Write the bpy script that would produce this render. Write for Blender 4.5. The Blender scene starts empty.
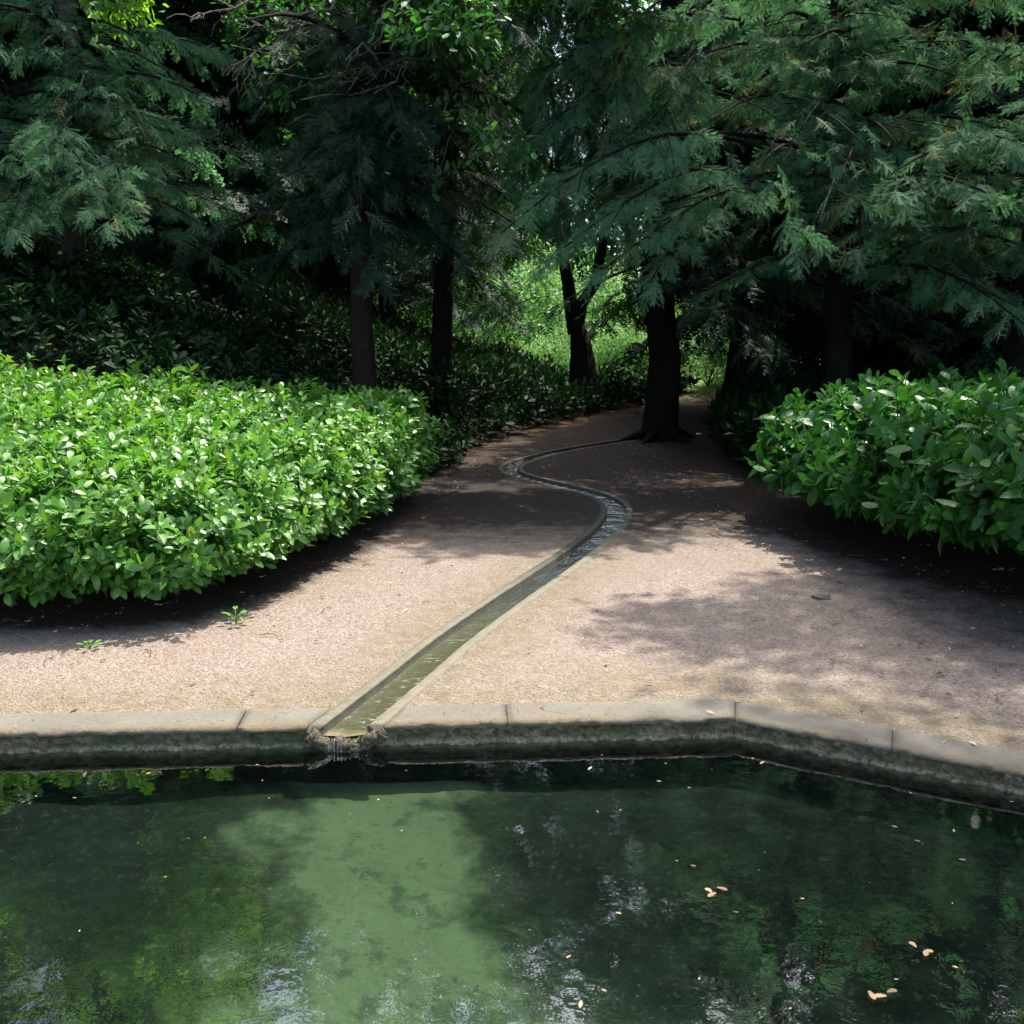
import bpy, math, random
import numpy as np
from mathutils import Vector, Matrix, geometry as mgeo, noise as mnoise

R_ = math.radians
PI = math.pi
rng = np.random.default_rng(7)
random.seed(7)
sc = bpy.context.scene
COL = sc.collection

# ------------------------------------------------------------------ camera
H_CAM, F_PX, PITCH = 1.6, 983.0, math.atan(182 / 983.0)
cam = bpy.data.cameras.new('camera')
cam.angle = 2 * math.atan(512 / F_PX)
cam.clip_end = 2000
camo = bpy.data.objects.new('camera', cam)
COL.objects.link(camo)
camo.location = (0, 0, H_CAM)
camo.rotation_euler = (PI / 2 - PITCH, 0, 0)
sc.camera = camo
CP, SP = math.cos(PITCH), math.sin(PITCH)

def ray(u, v):
    a, b = (u - 512) / F_PX, (512 - v) / F_PX
    return np.array([a, CP + b * SP, -SP + b * CP])
def G(u, v, z=0.0):            # surveyed point on the level z
    d = ray(u, v); t = (z - H_CAM) / d[2]
    return np.array([d[0] * t, d[1] * t, z])
def P(u, v, y):                # surveyed point at the distance y
    d = ray(u, v); t = y / d[1]
    return np.array([d[0] * t, y, H_CAM + d[2] * t])

# ------------------------------------------------------------------ light
SUN_EL, SUN_AZ = R_(62), R_(34)       # azimuth from +y towards +x
S = np.array([math.sin(SUN_AZ) * math.cos(SUN_EL), math.cos(SUN_AZ) * math.cos(SUN_EL), math.sin(SUN_EL)])
world = bpy.data.worlds.new('World'); sc.world = world
world.use_nodes = True
wn = world.node_tree
sky = wn.nodes.new('ShaderNodeTexSky'); sky.sky_type = 'NISHITA'; sky.sun_disc = False
sky.sun_elevation = SUN_EL; sky.sun_rotation = SUN_AZ; sky.dust_density = 4.0
bg = wn.nodes['Background']; bg.inputs['Strength'].default_value = 0.15
wn.links.new(sky.outputs[0], bg.inputs[0])
sl = bpy.data.lights.new('sun', 'SUN'); sl.energy = 3.4; sl.angle = R_(0.53); sl.color = (1.0, 0.95, 0.87)
so = bpy.data.objects.new('sun', sl); COL.objects.link(so)
so.rotation_euler = Vector((-S[0], -S[1], -S[2])).to_track_quat('-Z', 'Y').to_euler()
so.location = (-6, 15, 30)
sc.view_settings.view_transform = 'Standard'; sc.view_settings.look = 'None'
sc.view_settings.gamma = 1; sc.view_settings.exposure = 1.62
sc.cycles.use_denoising = True
sc.cycles.max_bounces = 8; sc.cycles.diffuse_bounces = 4; sc.cycles.glossy_bounces = 3
sc.cycles.transparent_max_bounces = 10; sc.cycles.transmission_bounces = 4
sc.cycles.caustics_reflective = False; sc.cycles.caustics_refractive = False
sc.cycles.sample_clamp_indirect = 4.0

# ------------------------------------------------------------------ materials
def nt(name):
    m = bpy.data.materials.new(name); m.use_nodes = True
    t = m.node_tree; t.nodes.clear()
    return m, t
def N(t, typ, **kw):
    n = t.nodes.new(typ)
    for k, v in kw.items():
        if k in n.inputs: n.inputs[k].default_value = v
        else: setattr(n, k, v)
    return n
def ramp(t, fac, stops):
    r = t.nodes.new('ShaderNodeValToRGB'); e = r.color_ramp.elements
    while len(e) < len(stops): e.new(0.5)
    for el, (p, c) in zip(e, stops):
        el.position = p; el.color = (*c, 1)
    t.links.new(fac, r.inputs[0])
    return r.outputs[0]
def noise(t, vec, scale, detail=4, rough=0.55):
    n = N(t, 'ShaderNodeTexNoise', Scale=scale, Detail=detail, Roughness=rough)
    t.links.new(vec, n.inputs['Vector']); return n.outputs['Fac']
def mixc(t, fac, a, b, blend='MIX'):
    m = t.nodes.new('ShaderNodeMix'); m.data_type = 'RGBA'; m.blend_type = blend
    for s, x in ((m.inputs[0], fac), (m.inputs[6], a), (m.inputs[7], b)):
        if hasattr(x, 'is_output'): t.links.new(x, s)
        elif isinstance(x, (int, float)): s.default_value = x
        else: s.default_value = (*x, 1)
    return m.outputs[2]
def mth(t, op, a, b=0.0, clamp=False):
    m = t.nodes.new('ShaderNodeMath'); m.operation = op; m.use_clamp = clamp
    for s, x in ((m.inputs[0], a), (m.inputs[1], b)):
        if hasattr(x, 'is_output'): t.links.new(x, s)
        else: s.default_value = x
    return m.outputs[0]
def pos(t):
    return t.nodes.new('ShaderNodeNewGeometry').outputs['Position']
def bump(t, h, strength=0.5, dist=0.01):
    b = N(t, 'ShaderNodeBump', Strength=strength, Distance=dist)
    t.links.new(h, b.inputs['Height']); return b.outputs[0]
def finish(t, color, rough=0.8, normal=None, spec=0.5):
    b = t.nodes.new('ShaderNodeBsdfPrincipled')
    b.inputs['Specular IOR Level'].default_value = spec
    if hasattr(color, 'is_output'): t.links.new(color, b.inputs['Base Color'])
    else: b.inputs['Base Color'].default_value = (*color, 1)
    if hasattr(rough, 'is_output'): t.links.new(rough, b.inputs['Roughness'])
    else: b.inputs['Roughness'].default_value = rough
    if normal: t.links.new(normal, b.inputs['Normal'])
    o = t.nodes.new('ShaderNodeOutputMaterial'); t.links.new(b.outputs[0], o.inputs[0])
    return b, o

def leaf_mat(name, stops, rough=0.4, trans=0.3, transcol=None, spec=0.5, bumpy=0.0):
    m, t = nt(name)
    a = N(t, 'ShaderNodeAttribute', attribute_name='tint')
    c = ramp(t, a.outputs['Fac'], stops)
    b = t.nodes.new('ShaderNodeBsdfPrincipled')
    b.inputs['Roughness'].default_value = rough
    b.inputs['Specular IOR Level'].default_value = spec
    t.links.new(c, b.inputs['Base Color'])
    tr = t.nodes.new('ShaderNodeBsdfTranslucent')
    tc = mixc(t, 1.0, c, transcol or (1.3, 1.5, 0.6), 'MULTIPLY')
    t.links.new(tc, tr.inputs[0])
    if bumpy:
        nv = bump(t, noise(t, pos(t), 60, 2), bumpy, 0.01)
        t.links.new(nv, b.inputs['Normal'])
    mx = t.nodes.new('ShaderNodeMixShader'); mx.inputs[0].default_value = trans
    t.links.new(b.outputs[0], mx.inputs[1]); t.links.new(tr.outputs[0], mx.inputs[2])
    o = t.nodes.new('ShaderNodeOutputMaterial'); t.links.new(mx.outputs[0], o.inputs[0])
    return m

M = {}
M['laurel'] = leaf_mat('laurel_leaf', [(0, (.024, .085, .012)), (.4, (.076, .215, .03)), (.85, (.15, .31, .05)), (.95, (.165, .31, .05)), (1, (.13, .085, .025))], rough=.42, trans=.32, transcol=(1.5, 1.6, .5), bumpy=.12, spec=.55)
M['laurel_dark'] = leaf_mat('laurel_leaf_dark', [(0, (.013, .055, .012)), (.5, (.034, .122, .022)), (.93, (.062, .18, .035)), (1, (.11, .065, .025))], rough=.4, trans=.25, bumpy=.2, spec=.22)  # laurel leaf with its colour darkened for the hedge in shade
M['laurel_shade'] = leaf_mat('laurel_leaf_shade', [(0, (.004, .015, .005)), (.5, (.009, .032, .008)), (.93, (.017, .052, .012)), (1, (.11, .065, .025))], rough=.6, trans=.15, bumpy=.2, spec=.12)  # same laurel leaf, deep shade put into its colour
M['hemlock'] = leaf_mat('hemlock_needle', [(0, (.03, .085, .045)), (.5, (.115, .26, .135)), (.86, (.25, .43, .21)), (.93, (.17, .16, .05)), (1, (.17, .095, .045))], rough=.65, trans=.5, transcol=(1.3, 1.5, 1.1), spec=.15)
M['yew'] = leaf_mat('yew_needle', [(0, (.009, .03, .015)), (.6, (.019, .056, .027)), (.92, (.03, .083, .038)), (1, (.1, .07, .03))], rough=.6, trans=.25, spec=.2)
M['oak'] = leaf_mat('oak_leaf', [(0, (.03, .1, .035)), (.6, (.055, .17, .05)), (1, (.11, .25, .05))], rough=.5, trans=.35, transcol=(1.3, 1.5, .5), spec=.3)
M['lime'] = leaf_mat('lime_leaf', [(0, (.10, .25, .03)), (.6, (.19, .40, .045)), (1, (.27, .48, .07))], rough=.5, trans=.5, transcol=(1.4, 1.5, .5), spec=.3)
M['shrub'] = leaf_mat('shrub_leaf', [(0, (.08, .18, .07)), (.6, (.17, .31, .14)), (1, (.25, .39, .2))], rough=.55, trans=.4, transcol=(1.2, 1.4, .6), spec=.25)
M['deadleaf'] = leaf_mat('dead_leaf', [(0, (.10, .06, .03)), (.5, (.26, .17, .09)), (1, (.5, .38, .22))], rough=.6, trans=.12, transcol=(1.1, 1, .7))
M['seedling'] = leaf_mat('seedling_leaf', [(0, (.08, .26, .03)), (1, (.15, .36, .05))], rough=.4, trans=.3)

def bark(name, c0, c1, stretch=6.0):
    m, t = nt(name)
    mp = N(t, 'ShaderNodeMapping'); mp.inputs['Scale'].default_value = (stretch * 3, stretch * 3, stretch * .6)
    t.links.new(pos(t), mp.inputs[0])
    h = noise(t, mp.outputs[0], 1.6, 6, .65)
    big = noise(t, pos(t), 2.2, 3)
    c = ramp(t, h, [(.3, c0), (.7, c1)])
    c = mixc(t, ramp(t, big, [(.45, (0, 0, 0)), (.7, (.6, .6, .6))]), c, (.02, .028, .014))
    finish(t, c, .95, bump(t, h, .9, .03), .08)
    return m
M['bark_grey'] = bark('grey_bark', (.04, .036, .032), (.14, .13, .115))
M['bark_red'] = bark('red_brown_bark', (.016, .010, .007), (.055, .035, .026))
M['bark_dark'] = bark('dark_bark', (.006, .005, .0045), (.02, .0165, .014))
M['twig'] = bark('pale_twig_bark', (.07, .055, .045), (.26, .22, .18))

# gravel: crushed pinkish buff stone
m, t = nt('gravel'); M['gravel'] = m
p = pos(t)
vo = N(t, 'ShaderNodeTexVoronoi', Scale=125.0); t.links.new(p, vo.inputs['Vector'])
vo2 = N(t, 'ShaderNodeTexVoronoi', Scale=58.0); t.links.new(p, vo2.inputs['Vector'])
sep = t.nodes.new('ShaderNodeSeparateColor'); t.links.new(vo.outputs['Color'], sep.inputs[0])
sep2 = t.nodes.new('ShaderNodeSeparateColor'); t.links.new(vo2.outputs['Color'], sep2.inputs[0])
stone = ramp(t, sep.outputs[0], [(0, (.07, .0504, .0392)), (.22, (.1785, .14, .112)), (.6, (.259, .2065, .1666)), (1, (.364, .3115, .2625))])
stone2 = ramp(t, sep2.outputs[1], [(0, (.126, .091, .07)), (.5, (.238, .189, .1519)), (1, (.329, .2765, .231))])
c = mixc(t, .4, stone, stone2)
big = noise(t, p, 1.3, 5, .6)
c = mixc(t, ramp(t, big, [(.42, (0, 0, 0)), (.75, (.45, .45, .45))]), c, (.21, .1505, .1015))
at = N(t, 'ShaderNodeAttribute', attribute_name='mask')       # border soil and litter, plus tree shade painted over the far and right gravel
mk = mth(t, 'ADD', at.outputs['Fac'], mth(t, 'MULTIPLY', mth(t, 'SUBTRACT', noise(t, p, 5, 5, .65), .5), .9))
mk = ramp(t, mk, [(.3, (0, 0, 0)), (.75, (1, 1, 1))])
soil_shade_c = mixc(t, noise(t, p, 60, 3), (.014, .010, .007), (.052, .037, .027))
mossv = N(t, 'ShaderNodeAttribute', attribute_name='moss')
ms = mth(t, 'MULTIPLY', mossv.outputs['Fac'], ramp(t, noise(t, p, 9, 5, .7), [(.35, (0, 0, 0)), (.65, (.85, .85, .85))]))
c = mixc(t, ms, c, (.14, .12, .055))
c = mixc(t, mk, c, soil_shade_c)
hh = mth(t, 'ADD', mth(t, 'MULTIPLY', vo.outputs['Distance'], -1.0), mth(t, 'MULTIPLY', vo2.outputs['Distance'], -1.2))
hh = mth(t, 'ADD', hh, mth(t, 'MULTIPLY', noise(t, p, 12, 4), .8))
finish(t, c, .9, bump(t, hh, .8, .012), .25)

m, t = nt('forest_soil'); M['soil'] = m
p = pos(t)
c = mixc(t, noise(t, p, 35, 5, .7), (.018, .013, .009), (.085, .058, .038))
gr = N(t, 'ShaderNodeAttribute', attribute_name='mask')
c = mixc(t, gr.outputs['Fac'], c, mixc(t, noise(t, p, 8, 5), (.06, .13, .03), (.13, .22, .055)))
finish(t, c, .95, bump(t, noise(t, p, 25, 6, .7), .8, .03), .15)

# coping: smooth pale sandstone, stained
m, t = nt('coping_stone'); M['coping'] = m
p = pos(t)
c = mixc(t, noise(t, p, 4.5, 6, .65), (.115, .103, .08), (.205, .186, .15))
c = mixc(t, ramp(t, noise(t, p, 2.3, 6, .7), [(.48, (0, 0, 0)), (.66, (.8, .8, .8))]), c, (.1295, .1155, .084))
gm = N(t, 'ShaderNodeAttribute', attribute_name='mask')
edge = mth(t, 'MULTIPLY', gm.outputs['Fac'], ramp(t, noise(t, p, 14, 5, .7), [(.3, (.2, .2, .2)), (.62, (1, 1, 1))]))
c = mixc(t, edge, c, (.17, .125, .065))
sp = ramp(t, noise(t, p, 55, 5, .7), [(.56, (0, 0, 0)), (.66, (.75, .75, .75))])
c = mixc(t, sp, c, (.06, .055, .038))
c = mixc(t, ramp(t, noise(t, p, 1.1, 5, .7), [(.46, (0, 0, 0)), (.6, (.7, .7, .7))]), c, (.125, .118, .10))
finish(t, c, .85, bump(t, noise(t, p, 40, 6, .75), .8, .014), .3)

# pool wall: pitted stone with moss and a lime line at the water
m, t = nt('mossy_wall_stone'); M['wall'] = m
p = pos(t)
sx = t.nodes.new('ShaderNodeSeparateXYZ'); t.links.new(p, sx.inputs[0])
pit = noise(t, p, 38, 5, .7)
c = ramp(t, pit, [(.3, (.035, .03, .016)), (.5, (.18, .155, .085)), (.72, (.38, .33, .2))])
c = mixc(t, ramp(t, noise(t, p, 6, 4), [(.45, (0, 0, 0)), (.62, (.7, .7, .7))]), c, (.075, .095, .03))
zz = mth(t, 'ADD', sx.outputs['Z'], mth(t, 'MULTIPLY', mth(t, 'SUBTRACT', noise(t, p, 22, 4), .5), .035))
line = ramp(t, mth(t, 'MULTIPLY', mth(t, 'ADD', zz, .10), 10.0), [(.12, (0, 0, 0)), (.2, (.7, .7, .7)), (.28, (.6, .6, .6)), (.38, (0, 0, 0))])
line = mixc(t, 1.0, line, ramp(t, noise(t, p, 55, 4, .7), [(.42, (0, 0, 0)), (.58, (1, 1, 1))]), 'MULTIPLY')
c = mixc(t, line, c, (.42, .40, .27))
c = mixc(t, ramp(t, mth(t, 'MULTIPLY', mth(t, 'ADD', sx.outputs['Z'], .2), 5.0), [(.40, (1, 1, 1)), (.52, (0, 0, 0))]), c, (.008, .011, .007))
finish(t, c, .8, bump(t, pit, 1.0, .03), .3)

# rill stone
m, t = nt('rill_stone'); M['rill'] = m
p = pos(t)
c = mixc(t, noise(t, p, 7, 6, .65), (.095, .083, .058), (.19, .168, .125))
c = mixc(t, ramp(t, noise(t, p, 20, 5), [(.45, (0, 0, 0)), (.65, (.8, .8, .8))]), c, (.10, .095, .04))
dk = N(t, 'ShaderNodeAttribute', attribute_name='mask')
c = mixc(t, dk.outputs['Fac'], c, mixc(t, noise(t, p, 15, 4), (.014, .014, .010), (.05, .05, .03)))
finish(t, c, .75, bump(t, noise(t, p, 50, 5), .6, .008), .4)
m, t = nt('rill_bed_algae'); M['rillbed'] = m
p = pos(t)
c = mixc(t, noise(t, p, 18, 6, .7), (.06, .05, .02), (.185, .145, .07))
c = mixc(t, ramp(t, noise(t, p, 9, 4), [(.5, (0, 0, 0)), (.65, (.7, .7, .7))]), c, (.10, .11, .045))
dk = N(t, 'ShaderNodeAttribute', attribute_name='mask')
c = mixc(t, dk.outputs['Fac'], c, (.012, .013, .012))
finish(t, c, .35, bump(t, noise(t, p, 60, 4), .5, .008), .5)

# pool floor: pale green silt with dark weed mats and a painted sun patch
m, t = nt('pool_silt'); M['silt'] = m
p = pos(t)
sx = t.nodes.new('ShaderNodeSeparateXYZ'); t.links.new(p, sx.inputs[0])
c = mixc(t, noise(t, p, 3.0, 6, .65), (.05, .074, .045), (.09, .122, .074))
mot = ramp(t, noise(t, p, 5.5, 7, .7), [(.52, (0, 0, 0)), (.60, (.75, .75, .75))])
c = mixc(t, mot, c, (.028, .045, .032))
sun_band = mth(t, 'ABSOLUTE', mth(t, 'ADD', sx.outputs['X'], mth(t, 'MULTIPLY', sx.outputs['Y'], .16)))     # x + .16 y: sunlit middle, sides painted dark as shade
sun_band = mth(t, 'ADD', mth(t, 'MULTIPLY', sun_band, 1.0), mth(t, 'MULTIPLY', mth(t, 'SUBTRACT', noise(t, p, 2.3, 6, .62), .5), 1.1))
c = mixc(t, ramp(t, sun_band, [(.24, (0, 0, 0)), (.42, (.85, .85, .85)), (.6, (1, 1, 1))]), c, mixc(t, ramp(t, noise(t, p, 5, 7, .72), [(.3, (0, 0, 0)), (.75, (1, 1, 1))]), (.0015, .004, .004), (.009, .015, .013)))
spk = ramp(t, noise(t, p, 26, 6, .75), [(.57, (0, 0, 0)), (.66, (.8, .8, .8))])
c = mixc(t, spk, c, (.025, .04, .027))
finish(t, c, .95, bump(t, noise(t, p, 20, 5), .5, .02), .1)

m, t = nt('lime_crust'); M['tufa'] = m
p = pos(t); pit = noise(t, p, 60, 5, .7)
finish(t, ramp(t, pit, [(.3, (.018, .016, .008)), (.5, (.085, .072, .036)), (.7, (.17, .145, .085))]), .7, bump(t, pit, 1.0, .02), .4)
def water_mat(name, tint, scale, strength, rough=0.0, stretch=(1, 1, 1), ior=2.45):
    m, t = nt(name)
    mp = N(t, 'ShaderNodeMapping'); mp.inputs['Scale'].default_value = stretch
    t.links.new(pos(t), mp.inputs[0])
    a = noise(t, mp.outputs[0], scale, 3, .5); b2 = noise(t, mp.outputs[0], scale * .23, 2, .5)
    h = mth(t, 'ADD', a, mth(t, 'MULTIPLY', b2, 2.5))
    nv = bump(t, h, strength, .02)
    tr = t.nodes.new('ShaderNodeBsdfTransparent'); tr.inputs[0].default_value = (*tint, 1)
    gl = N(t, 'ShaderNodeBsdfGlossy', Roughness=rough); t.links.new(nv, gl.inputs['Normal'])
    geo = t.nodes.new('ShaderNodeNewGeometry')
    dt = t.nodes.new('ShaderNodeVectorMath'); dt.operation = 'DOT_PRODUCT'; t.links.new(nv, dt.inputs[0]); t.links.new(geo.outputs['Incoming'], dt.inputs[1])
    om = mth(t, 'SUBTRACT', 1.0, mth(t, 'ABSOLUTE', dt.outputs['Value']), True)
    f0 = ((ior - 1) / (ior + 1)) ** 2                      # Schlick's curve, the same from above and below
    fr_ = mth(t, 'ADD', f0, mth(t, 'MULTIPLY', 1 - f0, mth(t, 'POWER', om, 5.0)), True)
    mx = t.nodes.new('ShaderNodeMixShader')
    t.links.new(fr_, mx.inputs[0]); t.links.new(tr.outputs[0], mx.inputs[1]); t.links.new(gl.outputs[0], mx.inputs[2])
    o = t.nodes.new('ShaderNodeOutputMaterial'); t.links.new(mx.outputs[0], o.inputs[0])
    return m
M['water'] = water_mat('pool_water', (.78, .87, .76), 13, .04)
M['rillwater'] = water_mat('rill_water', (.7, .78, .72), 22, .8, .0, (1, 1, 1), 2.2)
m, t = nt('weed'); M['rock'] = m
p = pos(t)
finish(t, mixc(t, noise(t, p, 30, 5), (.08, .065, .05), (.26, .22, .17)), .9, bump(t, noise(t, p, 60, 5), .7, .01), .2)

# ------------------------------------------------------------------ objects
def tag(o, label=None, cat=None, group=None, kind=None):
    if label: o['label'] = label
    if cat: o['category'] = cat
    if group: o['group'] = group
    if kind: o['kind'] = kind
    return o
def empty(name, loc, label, cat, group=None):
    o = bpy.data.objects.new(name, None); COL.objects.link(o)
    o.location = loc; o.empty_display_size = .2
    return tag(o, label, cat, group)
def tri_obj(name, V, T, mat, parent=None, attrs=None, smooth=True, origin=None):
    V = np.asarray(V, dtype=np.float32); T = np.asarray(T, dtype=np.int32)
    if origin is not None: V = V - np.asarray(origin, dtype=np.float32)
    me = bpy.data.meshes.new(name)
    me.vertices.add(len(V)); me.vertices.foreach_set('co', V.ravel())
    k = T.shape[1]
    me.loops.add(T.size); me.loops.foreach_set('vertex_index', T.ravel())
    me.polygons.add(len(T)); me.polygons.foreach_set('loop_start', np.arange(0, T.size, k, dtype=np.int32))
    try: me.polygons.foreach_set('loop_total', np.full(len(T), k, dtype=np.int32))
    except Exception: pass
    for an, av in (attrs or {}).items():
        a = me.attributes.new(an, 'FLOAT', 'POINT'); a.data.foreach_set('value', np.asarray(av, dtype=np.float32))
    me.update(calc_edges=True); me.validate()
    if smooth: me.polygons.foreach_set('use_smooth', np.ones(len(me.polygons), dtype=bool))
    me.materials.append(mat)
    o = bpy.data.objects.new(name, me); COL.objects.link(o)
    if parent: o.parent = parent
    return o

class MB:
    def __init__(s): s.V, s.T, s.A, s.n = [], [], [], 0
    def add(s, V, T, a=None):
        V = np.asarray(V, float).reshape(-1, 3); T = np.asarray(T, int).reshape(-1, 3)
        s.V.append(V); s.T.append(T + s.n); s.n += len(V)
        s.A.append(np.zeros(len(V)) if a is None else (np.full(len(V), a) if np.isscalar(a) else np.asarray(a)))
    def tube(s, pts, rad, n=7, a=0.0, rough=0.0, close=True):
        pts = np.asarray(pts, float); k = len(pts); rad = np.broadcast_to(rad, k)
        tan = np.gradient(pts, axis=0); tan /= np.linalg.norm(tan, axis=1)[:, None] + 1e-9
        ref = np.array([0, 0, 1.0]) if abs(tan[0][2]) < .8 else np.array([1.0, 0, 0])
        X = np.cross(tan, ref); X /= np.linalg.norm(X, axis=1)[:, None] + 1e-9
        Y = np.cross(tan, X)
        an = np.arange(n) * 2 * PI / n
        rr = rad[:, None] * (1 + rough * rng.normal(size=(k, n))) * (1 + rough * 1.2 * rng.normal(size=(1, n)))
        V = pts[:, None] + rr[..., None] * (np.cos(an)[None, :, None] * X[:, None] + np.sin(an)[None, :, None] * Y[:, None])
        i, j = np.meshgrid(np.arange(k - 1), np.arange(n), indexing='ij')
        q = lambda a_, b_: a_ * n + (b_ % n)
        T = np.concatenate([np.stack([q(i, j), q(i, j + 1), q(i + 1, j + 1)], -1).reshape(-1, 3), np.stack([q(i, j), q(i + 1, j + 1), q(i + 1, j)], -1).reshape(-1, 3)])
        V = V.reshape(-1, 3)
        if close:
            V = np.vstack([V, pts[-1:]])
            c = len(V) - 1; e = (k - 1) * n
            T = np.vstack([T, [[e + b, e + (b + 1) % n, c] for b in range(n)]])
        s.add(V, T, a)
    def inst(s, tmpl, pos_, X, U, size, tint, jitter=.0):
        """place the template with its x axis along X and its z axis near U"""
        if len(pos_) == 0: return
        V0, T0, a0 = tmpl
        pos_ = np.asarray(pos_, float); X = np.asarray(X, float); U = np.asarray(U, float)
        X = X / (np.linalg.norm(X, axis=1)[:, None] + 1e-9)
        Yv = np.cross(U, X); Yv /= np.linalg.norm(Yv, axis=1)[:, None] + 1e-9
        Z = np.cross(X, Yv)
        Rm = np.stack([X, Yv, Z], axis=2) * np.asarray(size)[:, None, None]
        V = np.einsum('nij,kj->nki', Rm, V0) + pos_[:, None]
        n, k = len(pos_), len(V0)
        T = T0[None] + (np.arange(n) * k)[:, None, None]
        a = np.clip(np.asarray(tint)[:, None] + a0[None], 0, 1)
        s.add(V.reshape(-1, 3), T.reshape(-1, 3), a.ravel())
    def build(s, name, mat, parent=None, origin=None, attr='tint', smooth=True):
        return tri_obj(name, np.vstack(s.V), np.vstack(s.T), mat, parent, {attr: np.concatenate(s.A)}, smooth, origin)

def sstep(a, b, x):
    x = np.clip((np.asarray(x, float) - a) / (b - a), 0, 1); return x * x * (3 - 2 * x)
def gz(x, y):
    z = 2.35 * sstep(.4, 6.5, -np.asarray(x, float)) * sstep(5.2, 12.5, y)
    z = z + .5 * sstep(3.0, 8.0, x) * sstep(5, 12, y)
    z = z + .55 * sstep(17, 30, y)
    return z
def vnoise(V, scale, amp):
    return np.array([mnoise.noise(Vector(v) * scale) for v in V]) * amp

# ------------------------------------------------------------------ templates
def leaf_template(L=1.0, W=.4, fold=.12, curl=.25, rows=5):
    """broad blunt leaf along +x: a ridge-folded, drooping blade"""
    V = [(0, 0, 0)]
    fs_, ws_ = ((.16, .42, .68, .88), (.6, 1, .93, .56)) if rows == 5 else ((.22, .52, .84), (.7, 1, .62))
    for f, w in zip(fs_, ws_):
        w = W * .5 * w; z = -curl * f * f
        V += [(f * L, -w, z + fold * w * 2), (f * L, 0, z), (f * L, w, z + fold * w * 2)]
    V.append((L, 0, -curl * 1.08)); rows = len(fs_) + 1
    T = [(0, 1, 2), (0, 2, 3)]
    for r in range(rows - 2):
        a = 1 + 3 * r; b = a + 3
        T += [(a, b, b + 1), (a, b + 1, a + 1), (a + 1, b + 1, b + 2), (a + 1, b + 2, a + 2)]
    a = 1 + 3 * (rows - 2); e = len(V) - 1
    T += [(a, e, a + 1), (a + 1, e, a + 2)]
    return np.array(V, float), np.array(T), np.zeros(len(V))
LEAF = leaf_template()
LEAF_LO = (np.array([(0, 0, 0), (.5, -.2, 0.02), (1, 0, -.12), (.5, .2, .02)], float), np.array([(0, 1, 2), (0, 2, 3)]), np.zeros(4))

def shoot_template(r, nl=9, stem=.2, leafL=.11):
    """laurel shoot along +x with leaves in a spiral and a tuft at the tip"""
    b = MB(); b.tube([(0, 0, 0), (stem * .5, 0, .0), (stem, 0, .01)], [.004, .003, .002], 4, -.25)
    for k in range(nl):
        f = (k + .6) / nl; ph = k * 2.4 + r.uniform(-.3, .3)
        el = R_(80 - 42 * f + r.uniform(-16, 16))
        d = np.array([math.cos(el), math.sin(el) * math.cos(ph), math.sin(el) * math.sin(ph)])
        up = np.array([1.0, 0, 0]) + r.normal(0, .25, 3)
        L = leafL * (1.0 if f < .8 else .75) * r.uniform(.6, 1.2)
        tmpl = leaf_template(1, r.uniform(.40, .50), r.uniform(.02, .18), r.uniform(-.05, .42), 5)
        b.inst(tmpl, [(stem * f, 0, 0)], [d], [up], [L], [(.18 if f > .75 else 0) + r.uniform(-.16, .16) + (.6 if r.random() < .006 else 0)])
    return np.vstack(b.V), np.vstack(b.T), np.concatenate(b.A)
SHOOTS = [shoot_template(np.random.default_rng(i), 8 + i % 4, .16 + .02 * (i % 4)) for i in range(10)]
def shoot_lo(r, nl=7, stem=.2, leafL=.13):
    b = MB()
    for k in range(nl):
        f = (k + .6) / nl; ph = k * 2.4
        el = R_(74 - 50 * f)
        d = np.array([math.cos(el), math.sin(el) * math.cos(ph), math.sin(el) * math.sin(ph)])
        b.inst(LEAF_LO, [(stem * f, 0, 0)], [d], [np.array([1.0, 0, 0]) + r.normal(0, .3, 3)], [leafL * r.uniform(.8, 1.2)], [r.uniform(-.15, .15)])
    return np.vstack(b.V), np.vstack(b.T), np.concatenate(b.A)
SHOOTS_LO = [shoot_lo(np.random.default_rng(50 + i)) for i in range(5)]

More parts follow.
